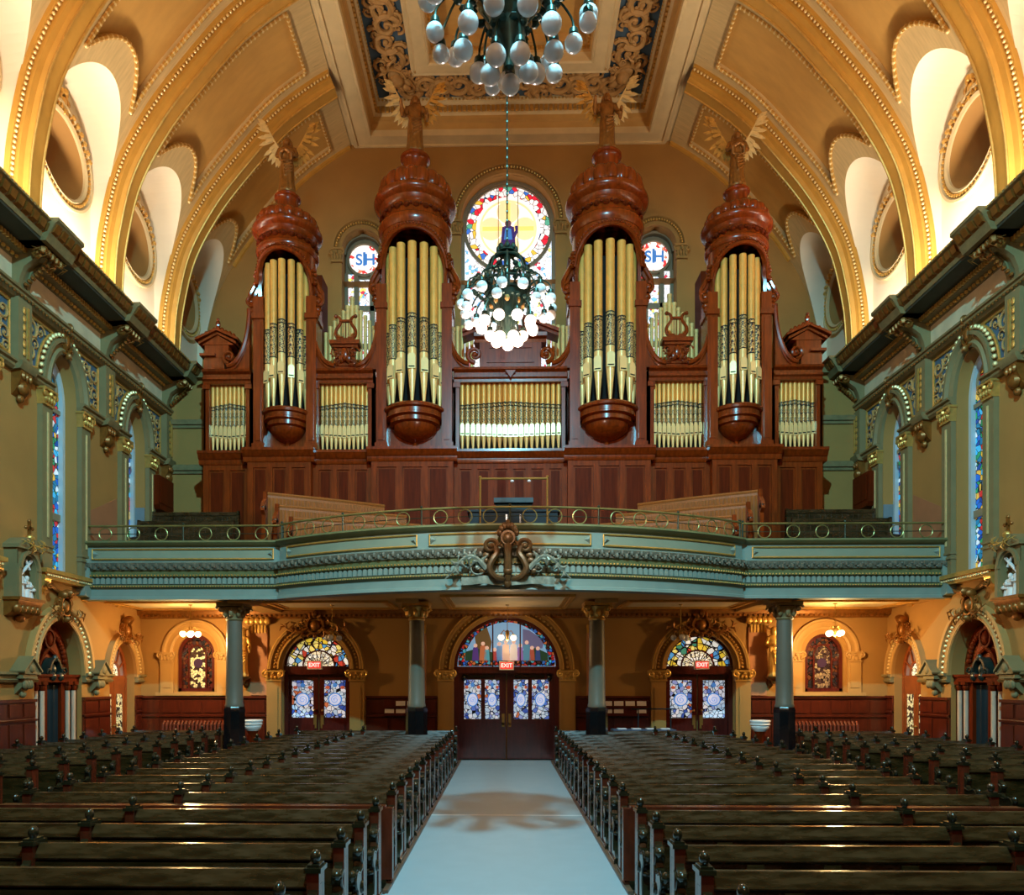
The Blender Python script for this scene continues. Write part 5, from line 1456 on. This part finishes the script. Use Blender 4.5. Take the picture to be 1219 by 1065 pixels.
for s, nm in ((-1, 'left'), (1, 'right')):
    choir([(6.7,20.1),(5.6,20.6),(4.6,21.1),(3.7,21.6)], 7.5, 'rear boarded choir bench, tallest of three on the %s of the balcony' % nm, s)
    choir([(6.3,19.85),(5.2,20.3),(4.2,20.75),(3.0,21.2)], 7.1, 'middle boarded choir bench of three on the %s of the balcony' % nm, s)
    choir([(5.85,19.6),(4.8,19.9),(3.7,20.2),(2.4,20.6)], 6.7, 'front boarded choir bench, lowest of three on the %s of the balcony' % nm, s)
    for k, (y, z, x0, x1, lb) in enumerate(((22.0,7.45,8.15,10.7,'rear dark wooden bench at the far %s end of the balcony'), (20.9,6.95,7.9,10.6,'front dark wooden bench at the far %s end of the balcony'))):
        t = thing('balcony_bench', lb % nm, 'bench', (s*(x0+x1)/2, y, ZG), 0, 'dark benches in the balcony')
        hw = (x1-x0)/2
        b = B(); b.box(-hw, hw, -.03, .03, .5, z-ZG)
        for q in range(int(hw*2/.16)): b.box(-hw+.16*q+.01, -hw+.16*q+.15, -.05, -.03, .6, z-ZG-.14)
        b.box(-hw-.02, hw+.02, -.06, .05, z-ZG-.1, z-ZG); b.build('bench_back', M['pew'], t)
        b = B(); b.box(-hw, hw, -.5, .0, .9, .96); b.build('seat', M['pew'], t)
        for q in (-1, 1):
            b = B(); b.prism([(q*hw-.03,.06,0),(q*hw-.03,.06,z-ZG+.03),(q*hw-.03,-.06,z-ZG+.03),(q*hw-.03,-.12,1.3),(q*hw-.03,-.5,1.2),(q*hw-.03,-.5,0)], (.06,0,0)); b.build('bench_end', M['pew'], t)
    t = thing('wall_cabinet', 'dark red wooden box hung on the %s side wall beside the organ' % nm, 'cabinet', (s*11.14, 23.4, 7.8))
    b = B(); b.box(-.17, .17, -.5, .5, .12, 1.05); b.prism([(-.17,-.5,.12),(.17,-.5,.12),(.17,-.4,-.0),(-.17,-.4,0)], (0,.8,0)); b.build('body', M['mahog_dark'], t)
    b = B(); b.box(*sorted((-s*.17, -s*.19)), -.42, .42, .2, .97); b.build('door', M['mahog_dark'], t)
# ============================================================ PEWS
def pew_end(x, w=.07):
    b = B()
    pr = [(.06,0),(.06,.98),(-.07,.98),(-.07,.9),(-.1,.84),(-.155,.82),(-.185,.775),(-.165,.72),(-.13,.68),(-.15,.64),(-.25,.62),(-.34,.655),(-.4,.64),(-.43,.59),(-.41,.53),(-.35,.48),(-.34,.34),(-.37,.2),(-.44,.12),(-.44,0)]
    b.prism([(x-w/2, y, z) for y, z in pr], (w,0,0))
    for s in (-1, 1):
        xx = x+s*w/2
        b.tube([(xx, y-.02*0+.03, z*.96+.0) for y, z in pr[4:18]], .014, 5)
        b.tube([(xx, .02, .12),(xx, .02, .9),(xx, -.04, .9)], .012, 5)
        b.box(*sorted((xx, xx+s*.02)), -.47, .08, 0, .1)
        b.tube([(p[0]*0+xx, p[1], p[2]) for p in [(0, -.1+.08*cos(q)*(1-q/9), .42+.08*sin(q)*(1-q/9)) for q in [k*.6 for k in range(13)]]], .014, 5)
    for y, z, r in ((-.165,.775,.045),(-.385,.6,.06),(-.36,.42,.03)): b.ball((x, y, z), (w*.62, r, r), 8, 6)
    return b
def pew_parts(root, xs):
    """pew facing -y with end boards at xs[0], xs[-1] and a dividing board between"""
    x0, x1 = xs[0], xs[-1]
    b = B()
    b.box(x0, x1, -.03, .03, .42, .9)
    q = B(); q.prism([(x0,.045,.985),(x0,.035,1.0),(x0,-.014,1.0),(x0,-.055,.883),(x0,-.05,.87),(x0,-.03,.865),(x0,.045,.865)], (x1-x0,0,0)); q.build('top_plank', M['plank'], root)
    n = max(2, round((x1-x0)/.62))
    for k in range(n+1):
        x = x0+(x1-x0)*k/n; b.box(max(x0, x-.07), min(x1, x+.07), -.05, .045, .42, .85)
    b.box(x0, x1, .03, .06, .1, .2); b.box(x0, x1, -.05, .045, .42, .5)
    b.build('backrest', M['pew'], root)
    b = B(); b.prism([(x0,-.42,.43),(x0,-.02,.41),(x0,-.02,.45),(x0,-.41,.47),(x0,-.43,.46)], (x1-x0,0,0)); b.build('seat', M['pew'], root)
    for x in xs:
        o = pew_end(x).build('pew_end', M['pewend'], root)
        p = B(); p.box(x-.045, x+.045, -.085, .075, .05, .99); p.build('end_post', M['pewred'], o)
        p = B(); p.box(x-.062, x+.062, -.1, .09, .99, 1.025); p.box(x-.045, x+.045, -.075, .065, 1.025, 1.045); p.ball((x, -.005, 1.09), (.038,.052,.055), 12, 8); p.build('finial', M['pewend'], o)
def pew_block(name, rows, xs, cx, wording, group):
    proto = None
    for i, y in enumerate(rows):
        lb = wording(i)
        if proto is None:
            proto = thing('pew', lb, 'pew', (cx, y, 0), 0, group); pew_parts(proto, [x-cx for x in xs]); o = proto
        else:
            o = copy_tree(proto); o.location = (cx, y, 0); relabel(o, lb)
R1 = [4.5, 5.37, 6.2, 7.05, 7.88]; R2 = [9.05+.84*k for k in range(15) if k != 13]
RI = R1+R2
pew_block('l', RI, [-1.55,-4.17,-6.05], -3.8, lambda i: '%s oak pew from the camera in the block left of the central aisle' % ORD[i], 'pews left of the central aisle')
pew_block('r', RI, [1.27,4.04,5.7], 3.5, lambda i: '%s oak pew from the camera in the block right of the central aisle' % ORD[i], 'pews right of the central aisle')
RO = R2[2:13]
pew_block('ol', RO, [-7.65,-8.75,-10.7], -9.2, lambda i: '%s oak pew from the camera in the outer block along the left side wall' % ORD[i], 'pews along the left wall')
pew_block('or', RO, [7.43,8.5,10.6], 9.0, lambda i: '%s oak pew from the camera in the outer block along the right side wall' % ORD[i], 'pews along the right wall')
for s, xs_, nm, c_ in ((-1, [-7.92,-8.75,-10.7], 'left', -9.2), (1, [7.72,8.5,10.6], 'right', 9.0)):
    pew_block('s', [19.97, 20.81], xs_, c_, lambda i: ('second to last' if i == 0 else 'last')+' shortened oak pew by the %s wall, beside the blue column' % nm, 'pews along the %s wall' % nm)
for s, x0, x1, nm in ((-1, -6.05, -1.55, 'left'), (1, 1.27, 5.7, 'right')):
    t = thing('pew_screen', 'reddish front screen before the sixth pew, %s of the central aisle' % nm, 'screen', ((x0+x1)/2, 8.5, 0), 0, 'front screens of the pews')
    hw = (x1-x0)/2
    b = B(); b.box(-hw, hw, -.02, .02, .1, .9); b.box(-hw, hw, -.04, .1, .9, .94)
    b.build('screen_board', M['pewred'], t)
    b = B()
    for k in range(8):
        x = -hw+.1+(2*hw-.2)*k/7; b.box(x-.08, x+.08, -.035, -.015, .1, .9)
    b.build('stile', M['pewred'], t)
    b = B(); b.box(-hw-.02, hw+.02, -.06, .06, 0, .1); b.build('plinth', M['pewend'], t)
    b = B(); x = hw if s < 0 else -hw; b.box(x-.09, x+.09, -.05, .05, .1, .92); b.build('end_post', M['pewred'], t)

# ============================================================ SIDE WALL FURNISHINGS
for s, nm in ((-1, 'left'), (1, 'right')):
    xf = lambda u, d, z, s=s: (s*(XW-d), u, z)
    CF = 18.25
    t = thing('confessional', 'carved dark confessional in the arched recess of the %s wall' % nm, 'confessional', (s*XW, CF, 0))
    def cb(b, n, m, par=None, t=t):
        o = b.build(n, m, par or t)
        if par is None: o.location = (-t.location[0], -t.location[1], 0)
        return o
    b = B(xf); b.box(CF-.96, CF+.96, -.45, -.3, 0, 2.5); b.box(CF-.97, CF+.97, -.45, -.1, 0, .16); b.box(CF-.97, CF+.97, -.45, -.06, 2.36, 2.5); b.box(CF-.97, CF+.97, -.45, -.02, 2.5, 2.56)
    for q in (-.9, -.36, .36, .9): b.box(CF+q-.07, CF+q+.07, -.35, -.12, .16, 2.4)
    cb(b, 'case', M['mahog_dark'])
    b = B(xf); pane(b, archpoly(CF, .96, 2.5, 2.54, 1.34), -.4, .08); o = cb(b, 'arch_panel', M['mahog'])
    b = B(xf)
    for q in (-1, 1):
        for k in range(9):
            a = R(18+7*k); b.ball((CF+q*.74*cos(a), -.28, 2.58+1.05*sin(a)), (.09,.06,.09), 8, 5)
        b.tube([(CF+q*.42,-.26,2.56),(CF+q*.36,-.26,2.85),(CF+q*.2,-.26,3.08),(CF,-.26,3.2)], .05, 7)
    b.arch(CF, 3.45, .17, .2, [(0,-.32),(0,-.22),(.05,-.22),(.05,-.32)], 20, 0, 2*PI); b.ball((CF, -.26, 3.45), (.14,.08,.18), 10, 7)
    b.build('carved_ornament', M['mahog_dark'], o)
    b = B(xf); b.arch(CF, 2.42, .24, .5, [(0,-.3),(0,-.06),(.06,-.06),(.06,-.3)], 18); b.ball((CF, -.18, 2.68), (.11,.1,.15), 10, 8); b.ball((CF, -.1, 2.96), (.07,.07,.1), 8, 6)
    for q in (-1, 1):
        b.ball((CF+q*.15, -.08, 2.5), (.1,.1,.12), 8, 6); b.tube(spiral(CF+q*.3, 2.62, .12, q, 1.3, 0, 16, -.06), .03, 6)
    cb(b, 'canopy', mat('dark_green_bronze_'+nm, (34,46,40), .3, var=.3, coat=.4))
    for q in (-.78, -.52, .52, .78):
        b = B(xf); b.tube([(CF+q, -.1, z) for z in (.3, 1.2, 2.15)], .055, 10); c = cb(b, 'column_shaft', mat('pale_column_'+nm, (206,176,150), .3, var=.1) if 'pale_column_'+nm not in bpy.data.materials else bpy.data.materials['pale_column_'+nm])
        b = B(xf); b.ball((CF+q, -.1, 2.24), (.08,.08,.12), 8, 6); b.box(CF+q-.09, CF+q+.09, -.19, -.01, 2.3, 2.38); b.box(CF+q-.09, CF+q+.09, -.19, -.01, .14, .32); b.build('column_capital', M['mahog_dark'], c)
    b = B(xf); rows = []
    for k in range(25): rows.append([(CF-.28+.56*k/24, -.22+.035*cos(k*1.9), z) for z in (.2, 2.3)])
    b.strip(rows); cb(b, 'curtain', mat('dark_curtain_'+nm, (26,34,36), .4, var=.2))
    # station shrine with white carved group
    u = 16.62
    t = thing('station_shrine', 'gilded wall shrine with white carved figures and cross on the %s wall' % nm, 'shrine', (s*XW, u, 3.8))
    def cb2(b, n, m, par=None, t=t):
        o = b.build(n, m, par or t)
        if par is None: o.location = (-t.location[0], -t.location[1], -t.location[2])
        return o
    b = B(xf); b.prism([(u-.42,0,4.2),(u-.42,.36,4.2),(u-.42,.3,4.05),(u-.42,.12,3.9),(u-.42,0,3.84)], (.84,0,0)); b.box(u-.46, u+.46, 0, .4, 4.2, 4.27)
    for k in range(5): b.ball((u-.36+.18*k, .26, 4.02), (.1,.1,.12), 8, 6)
    b.ball((u, .1, 3.82), (.12,.1,.1), 8, 6)
    cb2(b, 'corbel', M['darkgold'])
    b = B(xf)
    wallband(b, u-.4, u+.4, 4.27, 5.42, [(u, .27, 4.27, 4.9, .34)], .26)
    b.v = [(x-s*.3*1, y, z) for x, y, z in b.v]
    b.box(u-.4, u+.4, .0, .04, 4.27, 5.42); b.box(u-.41, u-.38, 0, .3, 4.27, 5.42); b.box(u+.38, u+.41, 0, .3, 4.27, 5.42)
    for q in (-1, 1): b.box(u+q*.35-.05, u+q*.35+.05, .3, .34, 4.27, 5.0)
    b.arch(u, 4.92, .28, .36, [(0,.28),(0,.36),(.08,.36),(.08,.28)], 22)
    b.prism([(u-.46,0,5.36),(u+.46,0,5.36),(u+.46,0,5.44),(u+.2,0,5.62),(u-.2,0,5.62),(u-.46,0,5.44)], (0,.38,0))
    cb2(b, 'niche', M['relief'])
    b = B(xf); leafspray(b, u, 5.5, .35, 1, .36, 6, -.3, .4); leafspray(b, u, 5.5, .35, -1, .36, 6, -.3, .4); b.ball((u, .34, 5.64), (.1,.08,.08), 8, 6); cb2(b, 'gilt_leaves', M['gold'])
    b = B(xf); b.box(u-.025, u+.025, .28, .34, 5.66, 6.02); b.box(u-.1, u+.1, .28, .34, 5.84, 5.9)
    for q in ((0,6.03),(-.11,5.87),(.11,5.87)): b.ball((u+q[0], .31, q[1]), (.045,.04,.045), 8, 5)
    cb2(b, 'cross', M['darkgold'])
    b = B(xf)
    for du, h, dz in ((-.12,.62,0), (.08,.5,.0), (.18,.36,.0)):
        z0 = 4.28+dz
        b.lathe([(.1,0),(.085,h*.3),(.07,h*.6),(.085,h*.74),(.03,h*.82),(0,h*.83)], (u+du,.18,z0), 12)
        b.ball((u+du, .2, z0+h*.92), (.048,.05,.06), 10, 7)
        b.tube([(u+du+.07,.2,z0+h*.72),(u+du+.1,.27,z0+h*.55),(u+du+.0,.3,z0+h*.6)], .026, 6); b.tube([(u+du-.07,.2,z0+h*.72),(u+du-.09,.26,z0+h*.5),(u+du+.02,.3,z0+h*.52)], .026, 6)
    b.tube([(u-.24,.24,4.75),(u+.2,.24,5.16)], .035, 6); b.tube([(u-.02,.24,5.14),(u+.12,.24,4.94)], .03, 6)
    cb2(b, 'carved_group', M['white'])

# saints beside the columns, on brackets
ME_S = figure('saint_body', M['gold'], 1.45, 'raised', True); ME_S2 = figure('saint_body_b', M['gold'], 1.45, 'book', True)
for x, me, lb in ((-8.05, ME_S, 'gilded robed statue on a wall bracket behind the left blue column'), (7.8, ME_S2, 'gilded robed statue on a wall bracket behind the right blue column')):
    t = thing('saint_statue', lb, 'statue', (x, 22.05, 2.5))
    b = B(); b.lathe([(0,-.2),(.06,-.18),(.1,-.08),(.22,-.02),(.25,.03),(0,.03)], n=18); b.box(-.1, .1, .1, .34, -.22, .0); b.build('bracket', M['darkgold'], t)
    o = bpy.data.objects.new('body', me); COL.objects.link(o); o.parent = t; o.location = (0,0,.03)
    b = B(); b.lathe([(.13,0),(.15,0),(.15,.015),(.13,.015)], (0,.06,1.44), 24); b.build('halo', M['gold'], t)

# radiators, basins, literature racks, table
for s, cx_, nm in ((-1, -9.55, 'left'), (1, 9.35, 'right')):
    t = thing('radiator', 'cast iron radiator below the wall window in the %s back corner' % nm, 'radiator', (cx_, 22.12, 0))
    for k in range(17):
        x = -.9+1.8*k/16
        b = B(); b.tube([(x,-.08,.08),(x,-.1,.6),(x,-.08,1.1),(x,.0,1.18),(x,.08,1.1),(x,.1,.6),(x,.08,.08)], .04, 6)
        b.build('section', mat('radiator_paint', (104,44,24), .4, var=.2) if 'radiator_paint' not in bpy.data.materials else bpy.data.materials['radiator_paint'], t)
    b = B(); b.tube([(-.92,0,.15),(.92,0,.15)], .035, 8); b.tube([(-.92,0,1.08),(.92,0,1.08)], .03, 8); b.build('header_pipe', bpy.data.materials['radiator_paint'], t)
for x, lb in ((-7.55, 'white tiered marble basin on a pedestal beside the left side door'), (7.2, 'white tiered marble basin on a pedestal beside the right side door')):
    t = thing('marble_basin', lb, 'basin', (x, 21.5, 0))
    b = B(); b.lathe([(0,.0),(.24,0),(.24,.08),(.12,.16),(.1,.8),(.16,.95),(0,.95)], n=24); b.build('pedestal', M['mahog_dark'], t)
    b = B(); b.lathe([(0,.94),(.18,.95),(.22,1.0),(.24,1.02),(.26,1.08),(.25,1.1),(.29,1.14),(.27,1.17),(.3,1.24),(.28,1.27),(.22,1.27),(.2,1.2),(0,1.16)], n=32, sy=.8); b.build('bowl', M['white'], t)
def rack(x, n, lb):
    t = thing('literature_rack', lb, 'rack', (x, 22.25, 1.34))
    b = B(); w = n*.17; b.box(-w, w, -.04, .06, 0, .5); b.box(-w, w, -.1, -.04, .02, .1); b.box(-w, w, -.1, -.04, .26, .32); b.build('rack_board', M['doorwood'], t)
    for k in range(n):
        for z in (.06, .3):
            if (k+int(z*10)) % 5 == 3: continue
            b = B(); x0 = -w+.02+.34*k; b.prism([(x0,-.06,z),(x0+.28,-.06,z),(x0+.28,-.03,z+.17),(x0,-.03,z+.17)], (0,-.008,0)); b.build('pamphlet', M['paper'], t)
rack(-3.3, 3, 'dark literature rack with papers on the wainscot left of the centre doors')
rack(3.25, 5, 'long literature rack with pale papers on the wainscot right of the centre doors')
t = thing('cloth_table', 'low table under a blue-grey cloth left of the right side door', 'table', (3.85, 21.6, 0))
b = B(); b.box(-.9, .9, -.3, .3, .0, 1.0); b.build('cloth', mat('blue_grey_cloth', (74,88,112), .8, var=.1), t)
for k in range(4):
    b = B(); b.box(-.75+.42*k, -.5+.42*k, -.15, .1, 1.0, 1.03); b.build('leaflet', M['paper'], t)
b = B()
for q in (-.1, .85): b.tube([(q,.2,1.0),(q,.2,1.6)], .02, 6)
b.tube([(-.3,.2,1.58),(1.0,.2,1.58)], .022, 6); b.build('bar', M['slate'], t)

# ============================================================ CHANDELIERS
M['litglobe'] = emit('lit_opal_globe', (255,226,206), 2.6)
M['dimglobe'] = mat('amber_glass_drop', (190,140,80), .2, var=.2)
def chandelier(x, y, z, label, lit):
    t = thing('chandelier', label, 'chandelier', (x, y, z), 0, 'globe chandeliers of the nave')
    b = B(); b.tube([(0,0,1.1),(0,0,23.55-z)], .014, 6)
    for k in range(int((23.4-z-1.2)/.16)): b.ball((0,0,1.2+.16*k), (.022,.022,.05), 6, 4)
    b.build('chain', M['bronze'], t)
    b = B(); b.lathe([(0,1.12),(.05,1.1),(.08,1.02),(.16,.98),(.18,.93),(.1,.9),(.06,.84),(.05,.3),(.12,.2),(.05,.1),(0,.05)], n=20)
    for k in range(8): a = 2*PI*k/8; b.ball((.15*cos(a), .15*sin(a), 1.0), (.05,.05,.07), 7, 5)
    b.build('crown', M['bronze'], t)
    c = B()
    for k in range(8):
        a = 2*PI*k/8
        c.tube(_cr([(r*cos(a), r*sin(a), zz) for r, zz in ((.1,.92),(.27,.82),(.38,.6),(.4,.36),(.36,.2),(.2,.06))], 4), .022, 6)
        a += PI/8
        c.tube([(.36*cos(a), .36*sin(a), .28),(.37*cos(a), .37*sin(a), .62)], .016, 6)
        for zz in (.34,.46,.58): c.ball((.37*cos(a), .37*sin(a), zz), (.05,.05,.045), 6, 4)
    for r, zz in ((.41,.36),(.37,.2),(.3,.78)): c.tube([(r*cos(2*PI*k/32), r*sin(2*PI*k/32), zz) for k in range(32)], .022, 6, True)
    c.build('cage', M['bronze'], t)
    c = B(); c.lathe([(0,-.62),(.05,-.6),(.06,-.5),(.16,-.3),(.2,-.1),(.34,.1),(.36,.2)], n=24); c.build('bowl', M['bronze'], t)
    for k in range(8):
        a = 2*PI*k/8; c = B(); c.ball((.27*cos(a), .27*sin(a), .02), (.05,.05,.06), 8, 6); c.build('glass_drop', M['dimglobe'], t)
    def ringof(n, r, zz, gr, m, off=0., r0=.3, z0=.2):
        for k in range(n):
            a = 2*PI*(k+off)/n
            dx, dy = cos(a), sin(a)
            arm = B(); arm.tube(_cr([(r0*dx, r0*dy, z0),((r0+r)*.5*dx, (r0+r)*.5*dy, z0+.16),(r*.96*dx, r*.96*dy, zz+gr+.16),(r*dx, r*dy, zz+gr+.02)], 4), .013, 6)
            arm.lathe([(0,gr+.06),(.05,gr+.04),(.055,gr-.01),(.04,gr-.03)], (r*dx, r*dy, zz), 10)
            for q in (-1, 1): arm.ball(((r0+r)*.56*dx-q*.05*dy, (r0+r)*.56*dy+q*.05*dx, z0+.16), (.05,.05,.03), 6, 4)
            o = arm.build('arm', M['bronze'], t)
            g = B(); g.ball((r*dx, r*dy, zz), (gr*.96,gr*.96,gr*.86), 18, 12); g.build('globe', m, o)
    up = M['globe']; lo = M['litglobe'] if lit else M['globe']
    ringof(14, .8, .0, .1, up, .25); ringof(7, .78, -.16, .095, up, .0)
    ringof(9, .46, -.36, .105, lo, .3, .2, -.1); ringof(5, .2, -.6, .105, lo, .2, .1, -.4)
    return t
chandelier(-.13, 7.3, 9.02, 'nearer chandelier with unlit white globes, hanging at the top centre', False)
chandelier(-.13, 13.1, 9.02, 'farther chandelier with glowing lower globes before the organ', True)

def pendant(x, y, z, n, lit, label):
    t = thing('pendant_lamp', label, 'lamp', (x, y, z), 0, 'small globe lamps under the balcony')
    b = B(); b.tube([(0,0,.1),(0,0,4.54-z)], .01, 6); b.lathe([(0,.0),(.06,.0),(.05,-.03),(0,-.04)], (0,0,4.55-z), 12); b.lathe([(0,.22),(.04,.2),(.06,.1),(.03,.0),(.05,-.06),(0,-.1)], n=14); b.build('rod', M['brass'], t)
    for k in range(n):
        a = 2*PI*k/n+.5
        arm = B(); arm.tube([(0,0,.12),(.12*cos(a),.12*sin(a),.2),(.2*cos(a),.2*sin(a),.1)], .012, 6); arm.lathe([(.03,.1),(.05,.07)], (.2*cos(a),.2*sin(a),0), 10)
        o = arm.build('arm', M['brass'], t)
        g = B(); g.ball((.2*cos(a),.2*sin(a),0), .085, 14, 10); g.build('globe', M['litglobe2'] if lit else M['globe'], o)
M['litglobe2'] = emit('lit_warm_globe', (255,222,170), 5.)
LAMPS = [(-9.0, 20.6, 3.72, 4), (8.95, 20.6, 3.72, 4), (-.1, 20.8, 3.62, 2)]
pendant(*LAMPS[0], True, 'lit globe lamp hanging before the left wall window')
pendant(*LAMPS[1], True, 'lit globe lamp hanging before the right wall window')
pendant(*LAMPS[2], True, 'lit globe lamp hanging before the central fanlight')
pendant(-5.05, 20.8, 3.62, 3, False, 'unlit globe lamp hanging before the left side door')
pendant(4.75, 20.8, 3.62, 3, False, 'unlit globe lamp hanging before the right side door')
# ============================================================ LIGHT
def light(name, kind, loc, energy, color, rot=(0,0,0), **kw):
    l = bpy.data.lights.new(name, kind); l.energy = energy; l.color = color
    for k, v in kw.items(): setattr(l, k, v)
    o = bpy.data.objects.new(name, l); COL.objects.link(o); o.location = loc; o.rotation_euler = rot
    return o
# cool floodlight high over the crossing
tgt = Vector((0, 17, 4)); src = Vector((0, 2, 16.5))
light('floodlight', 'SPOT', src, 15000, (.26, .80, 1.0), (tgt-src).to_track_quat('-Z', 'Y').to_euler(), spot_size=R(105), spot_blend=.5, shadow_soft_size=.18)
# cove lamps behind the cornices
for s in (-1, 1):
    for y in (3., 7.5, 11.15, 14.8, 18.45, 22.1):
        light('cove_lamp', 'AREA', (s*10.75, y, 12.75), 190 if y < 20 else 95, (1.0, .84, .65), (0, R(180-s*8), 0), shape='RECTANGLE', size=.2, size_y=2.6, spread=R(140))
# lamps under the balcony
for (x, y, z, n), e in zip(LAMPS, (300, 300, 30)):
    light('pendant_light', 'POINT', (x, y, z-.16), e, (1.0, .64, .26), shadow_soft_size=.12)
# lit lower globes of the farther chandelier
light('chandelier_light', 'POINT', (-.13, 13.1, 8.0), 600, (1.0, .8, .66), shadow_soft_size=.3)
# warm fill light added behind the camera, also for sheen on the pews
light('rear_fill_light', 'AREA', (0, -4, 12), 280, (1.0, .66, .36), (R(72), 0, 0), shape='RECTANGLE', size=7, size_y=2)

w = bpy.data.worlds.new('dim_interior_air'); sc.world = w; w.use_nodes = True
w.node_tree.nodes['Background'].inputs['Color'].default_value = (.05, .045, .04, 1)
w.node_tree.nodes['Background'].inputs['Strength'].default_value = .4

# ============================================================ CAMERA
cam = bpy.data.cameras.new('camera'); cam.sensor_fit = 'HORIZONTAL'; cam.sensor_width = 36
cam.lens = 880/1219*36
th = R(1.1)
pp = 601-880*math.tan(th)
cam.shift_x = (609.5-pp)/1219; cam.shift_y = (812-532.5)/1219
cam.clip_start = .05; cam.clip_end = 200
co = bpy.data.objects.new('camera', cam); COL.objects.link(co)
co.location = (-.17, 0, 2.36); co.rotation_euler = (PI/2, 0, th)
sc.camera = co
sc.view_settings.view_transform = 'Standard'; sc.view_settings.look = 'None'
sc.view_settings.exposure = 0.; sc.view_settings.gamma = 1.; sc.view_settings.use_curve_mapping = False
cy = sc.cycles
cy.use_denoising = True; cy.max_bounces = 6; cy.diffuse_bounces = 4; cy.glossy_bounces = 3
cy.sample_clamp_indirect = 4.; cy.caustics_reflective = False; cy.caustics_refractive = False
